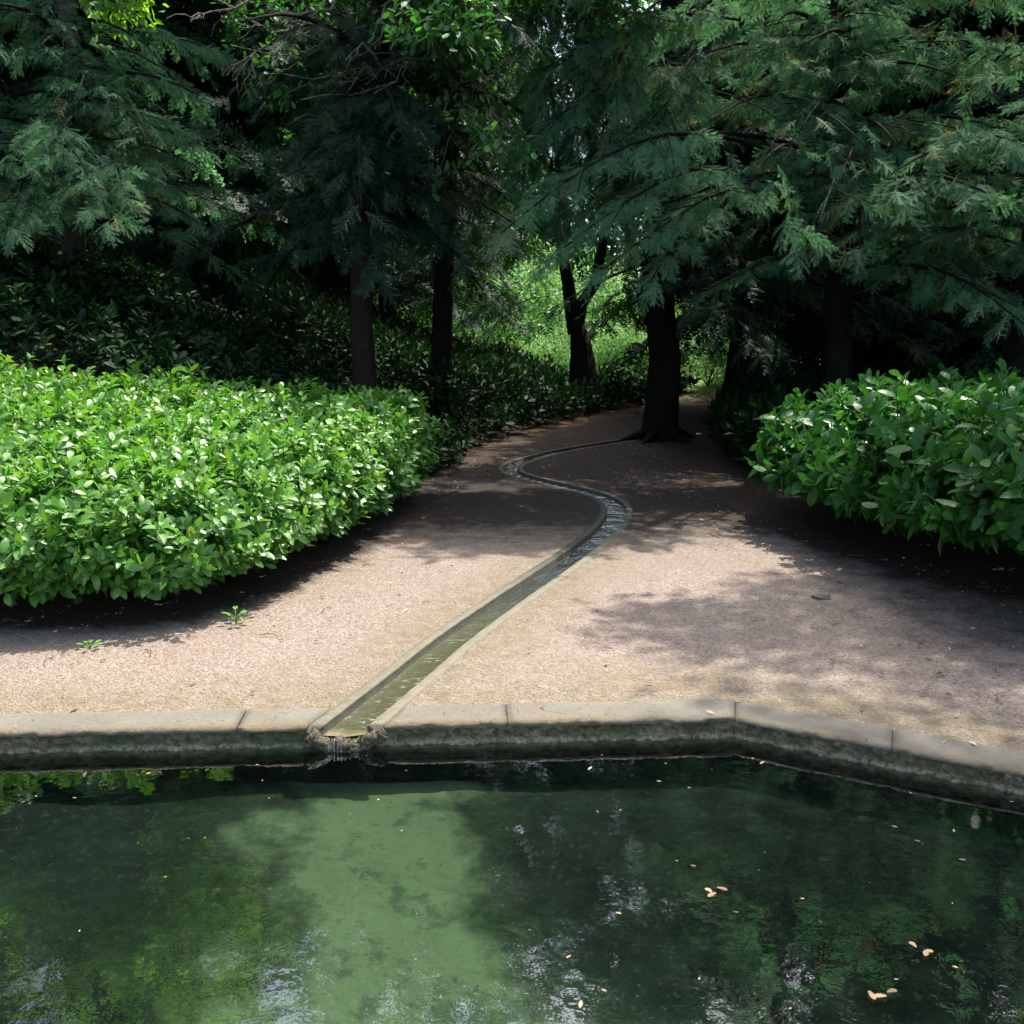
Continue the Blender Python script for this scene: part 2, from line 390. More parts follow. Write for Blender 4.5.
def frond_template(r, npair=9, needle=.045, step=.022, wid=.012, tw=True, droop=.22):
    """flat conifer spray one unit long: axis, side twigs both ways, rows of needles"""
    b = MB()
    ax = lambda s_: np.array([s_, .03 * math.sin(s_ * 4 + 1), -droop * s_ ** 1.8])
    twigs = [([ax(s_) for s_ in np.linspace(0, 1, 6)], 1.0)]
    for k in range(npair):
        f = .1 + .82 * k / npair
        for sd in (-1, 1):
            l = (.46 * (1 - f) ** .7 * (.55 + .45 * min(1, f * 4)) + .05) * r.uniform(.35, 1.25)
            an = R_(46 - 10 * f + r.uniform(-20, 20)) * sd
            d = np.array([math.cos(an), math.sin(an), r.uniform(-.5, .15)])
            o = ax(f + r.uniform(-.02, .02))
            twigs.append(([o + d * l * q + np.array([0, 0, -.12 * (l * q) ** 2 / .3]) for q in (0, .33, .66, 1)], l))
    Vs, Ts, As = [], [], []
    n = 0
    for pl, l in twigs:
        pl = np.array(pl)
        if tw: b.tube(pl, np.linspace(.009, .003, len(pl)), 3, -.3, close=False)
        m_ = max(3, int(l / step))
        for q in range(m_):
            f = (q + .5) / m_ * (len(pl) - 1); i = min(int(f), len(pl) - 2)
            o = pl[i] + (pl[i + 1] - pl[i]) * (f - i)
            d = pl[i + 1] - pl[i]; d = d / np.linalg.norm(d)
            sd = np.cross([0, 0, 1.0], d); sd /= np.linalg.norm(sd)
            for s_ in (-1, 1):
                nd = d * r.uniform(.35, .65) + sd * s_ + np.array([0, 0, r.uniform(-.3, .3)])
                nd = nd / np.linalg.norm(nd) * needle * r.uniform(.75, 1.15) * (.65 if q > m_ - 3 else 1)
                w = d * wid * .5
                Vs += [o - w, o + nd, o + w]; Ts.append((n, n + 1, n + 2)); n += 3
                tip = .2 * f / (len(pl) - 1) ** 1 + r.uniform(-.07, .07)
                As += [tip - .1, tip, tip - .1]
    b.add(np.array(Vs), np.array(Ts), np.array(As))
    return np.vstack(b.V), np.vstack(b.T), np.concatenate(b.A)
FR_HI = [frond_template(np.random.default_rng(i), 9, .05, .021, .0105, droop=.12 + .05 * i) for i in range(6)]
FR_MID = [frond_template(np.random.default_rng(20 + i), 6, .075, .05, .034, tw=False, droop=.15 + .05 * i) for i in range(4)]
FR_LO = [frond_template(np.random.default_rng(40 + i), 4, .13, .13, .085, tw=False, droop=.2) for i in range(4)]

# ------------------------------------------------------------------ where the sun gets through the canopy
LIT = np.array([(-.75, 1), (-.95, 2.6), (-.85, 3.4), (-.7, 3.9), (-9, 4.0), (-9, 8.9), (-5.2, 9.0), (-3.4, 8.9), (-1.9, 8.5), (-1.4, 6.4), (-.5, 6.05), (.3, 5.7), (.9, 5.4), (1.4, 5.1), (2.2, 4.7), (3.2, 4.35), (3.2, 3.9), (1.0, 3.95), (.75, 3.4), (.45, 2.6), (.5, 1)])
def in_poly(P2, poly):
    x, y = P2[:, 0], P2[:, 1]; c = np.zeros(len(P2), bool); n = len(poly)
    for i in range(n):
        x1, y1 = poly[i]; x2, y2 = poly[(i + 1) % n]
        if y1 == y2: continue
        cond = ((y1 > y) != (y2 > y)) & (x < (x2 - x1) * (y - y1) / (y2 - y1) + x1)
        c ^= cond
    return c
SPOTS = []       # (point, radius) boughs that stand in a shaft of sun
def foot(pts, z0):
    k = (pts[:, 2] - z0) / S[2]
    return pts[:, :2] - S[:2] * k[:, None], k
def keep_mask(pts, r):
    pts = np.asarray(pts, float)
    f, k = foot(pts, .5)
    j = r.normal(0, .18, f.shape) * np.where(f[:, :1] > .3, 2.2, 1.0)
    inside = in_poly(f + j, LIT) & (pts[:, 2] > 1.4)
    prob = np.where(f[:, 0] > .9, .74, .985)
    drop = inside & (r.random(len(pts)) < prob)
    for c, rad in SPOTS:
        d = pts - c; a = d @ S; perp = np.linalg.norm(d - a[:, None] * S, axis=1)
        drop |= (a > rad * .4) & (perp < rad * r.uniform(.75, 1.1, len(pts))) & (r.random(len(pts)) < .93)
    for a0, a1, rad in GAPS:                 # gaps in the crowns along straight sight lines
        ax = a1 - a0; L = np.linalg.norm(ax); ax = ax / L
        d = pts - a0; a = d @ ax; perp = np.linalg.norm(d - a[:, None] * ax, axis=1)
        drop |= (a > 0) & (a < L) & (perp < rad * (.4 + a / L) * r.uniform(.7, 1.1, len(pts)))
    return ~drop
GAPS = []

# ------------------------------------------------------------------ conifers
class Conifer:
    def __init__(s, seed): s.r = np.random.default_rng(seed); s.tr = MB(); s.wd = MB(); s.F = []; s.free = []; s.wfree = []   # F: pos, dir, size, tint
    def trunk(s, base, top, r0, r1=.04, n=14, flare=1.5, wob=.12):
        k = 16; f = np.linspace(0, 1, k)
        pts = np.outer(1 - f, base) + np.outer(f, top)
        w = np.cumsum(s.r.normal(0, wob / 4, (k, 2)), axis=0); w -= w[:1]; w[:2] = 0
        pts[:, :2] += w
        rad = (r0 * (1 - f) ** .8 + r1)
        rad[0] *= flare; rad[1] *= 1.05
        pts[0, 2] -= .25
        hh = np.concatenate([[0], [.03], f[2:]])
        pts[1] = pts[0] + (pts[2] - pts[0]) * .5
        s.tr.tube(pts, rad, n, rough=.05)
        s.axis = pts
        return pts
    def at(s, z):
        p_ = s.axis; i = np.clip(np.searchsorted(p_[:, 2], z) - 1, 0, len(p_) - 2)
        f = (z - p_[i, 2]) / (p_[i + 1, 2] - p_[i, 2] + 1e-6); return p_[i] + (p_[i + 1] - p_[i]) * f
    def branch(s, p0, p1, sag=.15, rad=.03, dens=1.0, fs=.42, tint=.4, bare=.25, spread=.45, wood=True):
        r = s.r; p0 = np.asarray(p0, float); p1 = np.asarray(p1, float)
        d = p1 - p0; L = np.linalg.norm(d); d = d / L
        f = np.linspace(0, 1, 8)
        side = np.cross(d, [0, 0, 1.0]); side /= np.linalg.norm(side) + 1e-9
        bow = r.normal(0, .06) * L
        c = p0 + np.outer(f, p1 - p0) + np.outer(np.sin(f * PI) * sag * L, [0, 0, 1.0]) + np.outer(np.sin(f * PI) * bow, side)
        if wood: s.wd.tube(c, np.linspace(rad, .006, 8), 5)
        def C_(t_):
            q = t_ * 7; i = min(int(q), 6); return c[i] + (c[i + 1] - c[i]) * (q - i), (c[i + 1] - c[i])
        step = .2 / (L * dens)
        t_ = bare; sd = 1
        while t_ < 1:
            o, td = C_(t_); td = td / np.linalg.norm(td); sd = -sd
            an = R_(62 - 25 * t_ + r.uniform(-14, 14)) * sd
            ca, sa = math.cos(an), math.sin(an)
            d2 = np.array([td[0] * ca - td[1] * sa, td[0] * sa + td[1] * ca, td[2] * .6 + r.uniform(-.18, .12)])
            d2 /= np.linalg.norm(d2)
            l2 = max(.14, (spread * L * (1 - t_) ** .75 * min(1, .45 + t_)) * r.uniform(.6, 1.15))
            l2 = min(l2, 1.5)
            drp = r.uniform(.12, .4)
            pl = [o + d2 * l2 * q + np.array([0, 0, -drp * (l2 * q) ** 2]) for q in (0, .35, .7, 1)]
            if wood and l2 > .3: s.wd.tube(pl, np.linspace(.010, .003, 4), 3, close=False)
            m_ = max(1, int(l2 / (.13 / dens)))
            for q in range(m_):
                g = (q + .4) / m_; b = o + d2 * l2 * g + np.array([0, 0, -drp * (l2 * g) ** 2])
                for s2 in ((-1, 1) if r.random() < .75 else (r.choice([-1, 1]),)):
                    a2 = R_(r.uniform(28, 55)) * s2
                    e = np.array([d2[0] * math.cos(a2) - d2[1] * math.sin(a2), d2[0] * math.sin(a2) + d2[1] * math.cos(a2), d2[2] - 2 * drp * l2 * g * .7 + r.uniform(-.75, .02)])
                    s.F.append((b, e, fs * r.uniform(.6, 1.1) * (1 - .3 * g), tint + r.normal(0, .1)))
            e = d2 + np.array([0, 0, -drp * l2 * 1.2])
            s.F.append((pl[-1] - d2 * .1, e, fs * r.uniform(.75, 1.15), tint + .05 + r.normal(0, .1)))
            t_ += step * r.uniform(.7, 1.3)
        s.F.append((c[-1] - d * .12, c[-1] - c[-2], fs * 1.1, tint + .08))
    def crown(s, z0, z1, rad_fn, nb, fs=.42, dens=1.0, tint=.4, droop=.18, elev=.1, phis=None, bare=.25, wood=True):
        for k in range(nb):
            z = z0 + (z1 - z0) * ((k + s.r.random() * .8) / nb) ** .9
            ph = k * 2.39996 + s.r.uniform(-.4, .4)
            if phis: ph = s.r.uniform(*phis)
            L = rad_fn((z - z0) / (z1 - z0)) * s.r.uniform(.72, 1.12)
            if L < .25: continue
            o = s.at(z)
            e = o + np.array([math.cos(ph) * L, math.sin(ph) * L, elev * L - droop * L * s.r.uniform(.5, 1.6)])
            s.branch(o, e, sag=.1, rad=.012 + .013 * L, dens=dens, fs=fs, tint=tint + s.r.normal(0, .08), bare=bare, wood=wood)
    def finish(s, name, label, barkm, leafm, lod, cat='tree', group=None, origin=None, carve=True, hi_fn=None):
        base = s.axis[0] + np.array([0, 0, .25]) if origin is None else np.asarray(origin)
        root = empty(name, tuple(base), label, cat, group)
        s.tr.build('trunk', M[barkm], root, base)
        if carve and s.wd.n:                       # no bare wood is left hanging where the foliage is open
            mid = np.array([v.mean(axis=0) for v in s.wd.V]); kw_ = keep_mask(mid, s.r); kw_[s.wfree] = True; w2 = MB()
            for q in np.where(kw_)[0]: w2.add(s.wd.V[q], s.wd.T[q] - s.wd.T[q].min())
            s.wd = w2
        if s.wd.n: s.wd.build('branches', M['bark_dark'], root, base)
        Pp = np.array([f[0] for f in s.F]); D = np.array([f[1] for f in s.F]); Sz = np.array([f[2] for f in s.F]); Tn = np.array([f[3] for f in s.F])
        if carve:
            k = keep_mask(Pp, s.r); k[s.free] = True; Pp, D, Sz, Tn = Pp[k], D[k], Sz[k], Tn[k]
        dn = np.array([mnoise.noise(Vector(q) * 1.3) for q in Pp]) if hi_fn else np.zeros(len(Pp))
        dead = s.r.random(len(Tn)) < np.where(dn > .28, .3, .025)
        Tn = np.where(dead, .92 + .06 * s.r.random(len(Tn)), np.clip(Tn, .02, .72))
        U = np.array([0, 0, 1.0]) + s.r.normal(0, .55, (len(Pp), 3))
        b = MB(); fm = np.zeros(len(Pp), bool) if hi_fn is None else hi_fn(Pp)
        lvl = {'hi': FR_HI, 'mid': FR_MID, 'lo': FR_LO}
        for mask, T_ in ((fm, FR_HI), (~fm, lvl[lod])):
            idx = np.where(mask)[0]; ch = s.r.integers(0, len(T_), len(idx))
            for q in range(len(T_)):
                ii = idx[ch == q]
                b.inst(T_[q], Pp[ii], D[ii], U[ii], Sz[ii], Tn[ii])
        b.build('foliage', M[leafm], root, base)
        STATS.append((name, len(Pp), int(fm.sum()), sum(len(x) for x in b.T)))
        return root
STATS = []
def in_view(Pp, margin=60, ymax=16):
    y = Pp[:, 1] * CP - (Pp[:, 2] - H_CAM) * SP; zc = Pp[:, 1] * SP + (Pp[:, 2] - H_CAM) * CP
    u = 512 + F_PX * Pp[:, 0] / np.maximum(y, .1); v = 512 - F_PX * zc / np.maximum(y, .1)
    return (y > .3) & (u > -margin) & (u < 1024 + margin) & (v > -margin) & (v < 1024 + margin) & (Pp[:, 1] < ymax)
def copy_tree(root, loc, rz=0, scale=1.0, label=None):
    r = root.copy(); COL.objects.link(r); r.location = loc; r.rotation_euler = (0, 0, rz); r.scale = (scale,) * 3
    if label: r['label'] = label
    for ch in root.children:
        c = ch.copy(); COL.objects.link(c); c.parent = r
    return r

# ------------------------------------------------------------------ plan of the pool and the rill
def unit2(v): return np.asarray(v, float) / np.linalg.norm(v)
A0 = G(0, 733.6)[:2]; C1 = G(735, 718.5)[:2]; D1 = G(1024, 772.8)[:2]
e0 = unit2(C1 - A0); e1 = unit2(D1 - C1)
L0 = A0 - e0 * ((A0[0] + 4.0) / e0[0]); R1 = C1 + e1 * 3.1
INNER = [L0, C1, R1, np.array([R1[0] + .25, .75]), np.array([-5.6, .75]), np.array([-5.3, 2.4])]
WC = .215
def offset_poly(poly, w):
    n = len(poly); out = []
    ar = sum(poly[i][0] * poly[(i + 1) % n][1] - poly[(i + 1) % n][0] * poly[i][1] for i in range(n))
    sg = 1 if ar > 0 else -1
    for i in range(n):
        a, b, c = poly[i - 1], poly[i], poly[(i + 1) % n]
        d1, d2 = unit2(b - a), unit2(c - b)
        n1, n2 = np.array([d1[1], -d1[0]]) * sg, np.array([d2[1], -d2[0]]) * sg
        bis = n1 + n2; out.append(b + bis * (w / (1 + n1 @ n2)))
    return out
OUTER = offset_poly(INNER, WC)
RP = [(334, 745), (408, 684), (456, 644), (510, 605), (548, 579), (580, 556), (606, 534), (616, 519), (613, 507), (598, 499), (574, 492), (548, 486), (524, 480), (511, 474), (514, 467.5), (532, 461), (562, 453.5), (606, 446), (645, 440.5), (700, 436)]
RPW = np.array([G(u, v, -.04)[:2] for u, v in RP])
def catmull(Pn, m_=10):
    Pn = np.asarray(Pn, float); Q = np.vstack([2 * Pn[0] - Pn[1], Pn, 2 * Pn[-1] - Pn[-2]]); out = []
    for i in range(1, len(Q) - 2):
        for t_ in np.linspace(0, 1, m_, endpoint=False):
            a, b, c, d = Q[i - 1], Q[i], Q[i + 1], Q[i + 2]
            out.append(.5 * ((2 * b) + (-a + c) * t_ + (2 * a - 5 * b + 4 * c - d) * t_ ** 2 + (-a + 3 * b - 3 * c + d) * t_ ** 3))
    out.append(Pn[-1]); return np.array(out)
RC = catmull(RPW, 12)
# carry the first stretch on to the pool face
r0 = unit2(RC[6] - RC[0]); n0 = np.array([-e0[1], e0[0]])
m0 = RC[0] - r0 * (((RC[0] - L0) @ n0) / (r0 @ n0))
RC = np.vstack([m0, RC[(RC - L0) @ n0 > .05]])
def resample(C, step):
    s = np.concatenate([[0], np.cumsum(np.linalg.norm(np.diff(C, axis=0), axis=1))])
    q = np.linspace(0, s[-1], int(s[-1] / step) + 1)
    return np.stack([np.interp(q, s, C[:, 0]), np.interp(q, s, C[:, 1])], 1)
RC = resample(RC, .04)
tn = np.gradient(RC, axis=0); tn /= np.linalg.norm(tn, axis=1)[:, None]
RN = np.stack([-tn[:, 1], tn[:, 0]], 1)          # towards the left bank
HB, HE = .084, .146                               # half widths: bed, outer edge of the stone

# ------------------------------------------------------------------ ground and path sheets
PATH_L = catmull([(-9.5, 4.6), (-6, 5.2), (-3.6, 5.35), (-2.7, 5.35), (-2.0, 5.4), (-1.6, 6.0), (-1.25, 7.5), (-1.0, 9.5), (-.55, 11.6), (-.2, 13.2), (.7, 15.6), (1.9, 17.9), (2.9, 19.2)], 6)
PATH_R = catmull([(3.5, 18.6), (3.1, 16.8), (2.55, 15), (2.2, 13.4), (2.1, 11.6), (1.95, 9.8), (2.15, 8.3), (2.55, 7.0), (3.0, 6.1), (4.2, 5.2), (6.0, 4.7), (8, 4.2)], 6)
PATHP = [tuple(p) for p in PATH_L] + [tuple(p) for p in PATH_R] + [(8, -.6), (-9.5, -.6)]
RILLP = [tuple(p) for p in (RC + RN * (HE - .004))] + [tuple(p) for p in (RC - RN * (HE - .004))[::-1]]
pts, edges = [], []
def loop(poly, close=True):
    s = len(pts); pts.extend([Vector(p) for p in poly]); n = len(poly)
    edges.extend([(s + i, s + (i + 1) % n) for i in range(n)])
loop([(-90, -40), (90, -40), (90, 110), (-90, 110)])
loop(PATHP)
OUT_IN = offset_poly(INNER, WC - .03)
loop([tuple(p) for p in OUT_IN]); loop(RILLP[::1])
g_ = []
for xx in np.arange(-9, 9, .3):
    for yy in np.arange(-1, 16, .3): g_.append((xx, yy))
for xx in np.arange(-30, 31, 1.0):
    for yy in np.arange(-12, 50, 1.0):
        if not (-9 <= xx < 9 and -1 <= yy < 16): g_.append((xx, yy))
for xx in np.arange(-85, 86, 8.5):
    for yy in np.arange(-35, 106, 8.5):
        if not (-30 <= xx <= 30 and -12 <= yy <= 50): g_.append((xx, yy))
g_ = np.array(g_) + rng.uniform(-.02, .02, (len(g_), 2))
pts.extend([Vector(p) for p in g_])
ov, oe, of, *_ = mgeo.delaunay_2d_cdt(pts, edges, [], 0, 1e-5)
V2 = np.array([(p.x, p.y) for p in ov]); F = np.array([f for f in of if len(f) == 3])
cen = V2[F].mean(axis=1)
inpool = in_poly(cen, [tuple(p) for p in OUT_IN]); inr = in_poly(cen, RILLP); inpath = in_poly(cen, PATHP)
def pdist(P2, line):
    d = np.full(len(P2), 1e9)
    for a, b in zip(line[:-1], line[1:]):
        a, b = np.asarray(a), np.asarray(b); ab = b - a
        t_ = np.clip(((P2 - a) @ ab) / (ab @ ab + 1e-12), 0, 1)
        d = np.minimum(d, np.linalg.norm(P2 - a - t_[:, None] * ab, axis=1))
    return d
def sub_mesh(name, faces, mat, zoff, mode):
    used, inv = np.unique(faces, return_inverse=True)
    X = V2[used]; z = gz(X[:, 0], X[:, 1]) + zoff
    db = np.minimum(pdist(X, PATH_L), pdist(X, PATH_R))
    kerbd = np.minimum(pdist(X, RC), pdist(X, OUT_IN + OUT_IN[:1]))
    z = z + np.where(kerbd > .25, .012, .0) * vnoise(np.c_[X, np.zeros(len(X))], .9, 1.0)
    if mode == 'gravel':
        mask = 1 - sstep(.0, .5, db); mask = np.maximum(mask, .97 * sstep(5.9, 9.2, X[:, 1]))  # border soil; far stretch painted dark as tree shade
        mask = np.maximum(mask, .5 * sstep(.9, 2.6, X[:, 0]) * sstep(3.2, 5.0, X[:, 1]))  # right side: leaf litter, also standing in for partial shade
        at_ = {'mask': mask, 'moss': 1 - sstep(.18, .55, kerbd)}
    else:
        at_ = {'mask': sstep(20.5, 23, X[:, 1])}
    o = tri_obj(name, np.c_[X, z], inv.reshape(-1, 3), mat, None, at_)
    return tag(o, kind='structure')
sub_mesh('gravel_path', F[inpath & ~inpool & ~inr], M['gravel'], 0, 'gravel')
sub_mesh('ground', F[~inpath & ~inpool & ~inr], M['soil'], 0, 'soil')

# ------------------------------------------------------------------ pool
pool = empty('pool_edge', (float(C1[0]), float(C1[1]), 0), 'low stone edge of the green pool with pale coping slabs over a mossy pitted face', 'pool edge')
PO = np.array([C1[0], C1[1], 0])
WATER_Z = -.085
def slab(i0, i1, o0, o1):
    """one coping stone between inner points i0,i1 and outer points o0,o1"""
    L = np.linalg.norm(i1 - i0); nu = max(4, int(L / .035)); nv = 9
    V, A = [], []
    prof = [0, .025, .07, .2, .4, .6, .8, .94, 1]
    zz = [-.008, -.001, .006, .006, .007, .006, .006, .004, -.012]
    dz = rng.uniform(-.004, .004); tilt = rng.uniform(-.003, .003)
    gap = .0013 / L
    for a in range(nu + 1):
        f = gap + (1 - 2 * gap) * a / nu
        ii, oo = i0 + (i1 - i0) * f, o0 + (o1 - o0) * f
        ed = .004 if a in (0, nu) else 0
        for b, (g, z) in enumerate(zip(prof, zz)):
            p = ii + (oo - ii) * g
            nz = .004 * mnoise.noise(Vector((p[0] * 9, p[1] * 9, 1)))
            if b == 0: p = p + (ii - oo) * .06 * mnoise.noise(Vector((p[0] * 22, p[1] * 22, 5)))
            V.append((p[0], p[1], z + nz + dz + tilt * f - ed)); A.append(max(0, 1 - g / .42))
    T = []
    for a in range(nu):
        for b in range(nv - 1):
            q = a * nv + b; T += [(q, q + nv, q + nv + 1), (q, q + nv + 1, q + 1)]
    n = len(V)
    for a in range(nu + 1):                       # underside and face
        V.append((V[a * nv][0], V[a * nv][1], -.016)); A.append(1)
    for a in range(nu): T += [(a * nv, n + a, n + a + 1), (a * nv, n + a + 1, (a + 1) * nv)]
    for a in (0, nu):                             # joint faces
        k = len(V)
        for b in range(nv): v = V[a * nv + b]; V.append((v[0], v[1], min(-.016, v[2] - .004))); A.append(1)
        for b in range(nv - 1): T += [(a * nv + b, a * nv + b + 1, k + b + 1), (a * nv + b, k + b + 1, k + b)]
    return tri_obj('coping_stone', V, T, M['coping'], pool, {'mask': A}, True, PO)
mouth_s = (RC[0] - L0) @ e0
hw = HE / abs(r0 @ n0)
sL, sR = mouth_s - hw, mouth_s + hw
slen = np.linalg.norm(C1 - L0)
sJ = lambda u: (G(u, 726)[:2] - L0) @ e0
so_ = WC / (r0 @ n0)
def inner0(s): return L0 + e0 * s
def outer0(s): return L0 + e0 * s + n0 * WC
def rake(s): return L0 + e0 * s + r0 * so_
edgeJ = [0, sJ(-170), sJ(238)]
for a, b in zip(edgeJ[:-1], edgeJ[1:]):
    slab(inner0(a), inner0(b), OUTER[0] if a == 0 else outer0(a), outer0(b))
slab(inner0(edgeJ[-1]), inner0(sL), outer0(edgeJ[-1]), rake(sL))
edgeJ = [sR, sJ(508), slen]
for a, b in zip(edgeJ[:-1], edgeJ[1:]):
    slab(inner0(a), inner0(b), rake(a) if a == sR else outer0(a), OUTER[1] if b == slen else outer0(b))
def rest(i, n):
    a, b, c, d = INNER[i], INNER[(i + 1) % 6], OUTER[i], OUTER[(i + 1) % 6]
    for k in range(n): slab(a + (b - a) * k / n, a + (b - a) * (k + 1) / n, c + (d - c) * k / n, c + (d - c) * (k + 1) / n)
rest(1, 5); rest(2, 2); rest(3, 8); rest(4, 2); rest(5, 2)
# wall under the coping
V, T = [], []
for i in range(6):
    a, b = INNER[i], INNER[(i + 1) % 6]; L = np.linalg.norm(b - a); d = (b - a) / L; nrm = np.array([d[1], -d[0]])
    if nrm @ (np.array([-.5, 2.3]) - a) < 0: nrm = -nrm
    st = .012 if i in (0, 1) else .08
    nu = int(L / st); zs = np.concatenate([np.arange(-.012, -.16, -.008), [-.2, -.28, -.36, -.5]])
    k0 = len(V)
    for q in range(nu + 1):
        s_ = L * q / nu; p = a + d * s_
        top = -.012
        if i == 0 and abs(s_ - mouth_s) < HB / abs(r0 @ n0): top = -.05
        for z in zs:
            z_ = min(z, top)
            w = Vector((p[0], p[1], z_))
            h = .014 * mnoise.fractal(w * 16, 1.0, 2.0, 3) + .010 * mnoise.noise(w * 45) - .006
            if z > -.02: h = min(h, -.002)
            h += .012 * sstep(-.06, -.085, z_)
            V.append((p[0] + nrm[0] * h, p[1] + nrm[1] * h, z_))
    nz_ = len(zs)
    for q in range(nu):
        for r_ in range(nz_ - 1):
            k = k0 + q * nz_ + r_; T += [(k, k + 1, k + nz_ + 1), (k, k + nz_ + 1, k + nz_)]
tri_obj('pool_wall', V, T, M['wall'], pool, None, True, PO)
# floor and water
xs = np.arange(-5.8, 4.6, .06); ys = np.arange(.6, 4.3, .06)
Xg, Yg = np.meshgrid(xs, ys, indexing='ij')
def grid_T(nx, ny):
    i, j = np.meshgrid(np.arange(nx - 1), np.arange(ny - 1), indexing='ij'); k = i * ny + j
    return np.concatenate([np.stack([k, k + ny, k + ny + 1], -1).reshape(-1, 3), np.stack([k, k + ny + 1, k + 1], -1).reshape(-1, 3)])
Pf = np.c_[Xg.ravel(), Yg.ravel()]
zf = -.25 - .05 * sstep(3.6, 2.2, Pf[:, 1]) + vnoise(np.c_[Pf, np.zeros(len(Pf))], 1.6, .03) + vnoise(np.c_[Pf, np.ones(len(Pf))], 6, .008)
Tg = grid_T(len(xs), len(ys))
ok = in_poly(Pf[Tg].mean(axis=1), [tuple(p) for p in offset_poly(INNER, .06)])
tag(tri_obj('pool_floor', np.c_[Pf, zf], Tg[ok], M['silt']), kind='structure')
wv = offset_poly(INNER, .03)
me = bpy.data.meshes.new('water'); me.from_pydata([(p[0], p[1], WATER_Z) for p in wv], [], [tuple(range(6))]); me.materials.append(M['water'])
if me.polygons[0].normal.z < 0: me.flip_normals()
ow = bpy.data.objects.new('water', me); COL.objects.link(ow); tag(ow, kind='structure')

# ------------------------------------------------------------------ rill
rill = empty('stone_rill', (float(RC[0][0]), float(RC[0][1]), 0), 'narrow winding stone rill carrying water down the gravel to the pool', 'rill')
RO = np.array([RC[0][0], RC[0][1], 0])
ks = len(RC); yv = RC[:, 1]
zb = -.036 - .032 * sstep(4.6, 6.4, yv)
def strip(offs, zfun, name, mat, mask, k0=0, parent=rill, nz=0.0, cap=False):
    V, A, T = [], [], []; m_ = len(offs)
    for k in range(k0, ks):
        for j, o in enumerate(offs):
            p = RC[k] + RN[k] * o - r0 * (max(0, 1 - k / 6) * o * (RN[0] @ n0) / (r0 @ n0)); z = zfun(k, j)
            w = Vector((p[0] * 14, p[1] * 14, j)); V.append((p[0] + RN[k][0] * nz * mnoise.noise(w), p[1] + RN[k][1] * nz * mnoise.noise(w), z + .6 * nz * mnoise.noise(w + Vector((9, 9, 9)))))
            A.append(mask(k, j))
    if cap: T += [(0, j, j + 1) for j in range(1, m_ - 1)]
    for k in range(ks - k0 - 1):
        for j in range(m_ - 1):
            q = k * m_ + j; T += [(q, q + m_, q + m_ + 1), (q, q + m_ + 1, q + 1)]
    return tri_obj(name, V, T, mat, parent, {'mask': A}, True, RO if parent else None)
jl = set(int(x / .04) for x in np.cumsum(rng.uniform(.55, .8, 60)))
def edge_z(zs):
    return lambda k, j: (zb[k] - .01 if zs[j] == 'b' else zs[j]) - (.003 if k in jl and zs[j] != 'b' else 0)
edge_dark = lambda k, j: float(.15 + .85 * sstep(5.4, 7.0, yv[k])) if j < 6 else 1.0  # edging darker along the far stretch and on its inner face
oz = [-.05, -.002, .004, .005, .005, .004, -.003, 'b', 'b']
def prof(sg): return [sg * q for q in (HE + .001, HE, HE - .004, HE - .03, HB + .016, HB + .006, HB + .001, HB - .001, HB - .008)]
strip(prof(1), edge_z(oz), 'edging', M['rill'], edge_dark, nz=.003, cap=True)
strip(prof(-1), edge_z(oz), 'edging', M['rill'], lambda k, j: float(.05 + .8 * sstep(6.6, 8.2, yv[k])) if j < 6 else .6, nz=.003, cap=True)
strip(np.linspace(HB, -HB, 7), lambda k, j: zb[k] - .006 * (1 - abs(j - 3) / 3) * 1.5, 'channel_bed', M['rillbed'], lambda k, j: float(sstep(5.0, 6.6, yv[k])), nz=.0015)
# spout: a lime-crusted round lip
b = MB()
uu = np.linspace(-1, 1, 46)
for q, rr, dzz in ((.010, .022, 0), (.026, .018, -.012), (.038, .013, -.03)):
    cur = np.array([[*(RC[0] - n0 * (q + .012 * (1 - u_ * u_)) + e0 * u_ * .158), -.064 + .056 * abs(u_) ** 2.6 + dzz * .6 + .004 * math.sin(u_ * 23 + q * 90)] for u_ in uu])
    b.tube(cur, [rr * (1 + .22 * math.sin(u_ * 9 + q * 300) + .12 * math.sin(u_ * 31 + q * 70)) for u_ in uu], 9, rough=.14)
b.build('spout_lip', M['tufa'], rill, RO)
for k in range(6):
    b = MB()
    s_ = random.uniform(-.07, .07); p = RC[0] - n0 * random.uniform(.055, .07) + e0 * s_
    b.tube([(p[0] + n0[0] * .03, p[1] + n0[1] * .03, -.036), (*p, -.048), (p[0], p[1], WATER_Z - .002)], random.uniform(.002, .004), 5)
    b.build('trickle', M['rillwater'], rill, RO)
kw = 1
wo = strip([HB - .004, HB * .3, -HB * .3, -HB + .004], lambda k, j: max(float(zb[k]) + .005, -.052 + .026 * float(sstep(5.0, 6.2, yv[k]))), 'water', M['rillwater'], lambda k, j: 0, kw, None, 0)
tag(wo, kind='structure')

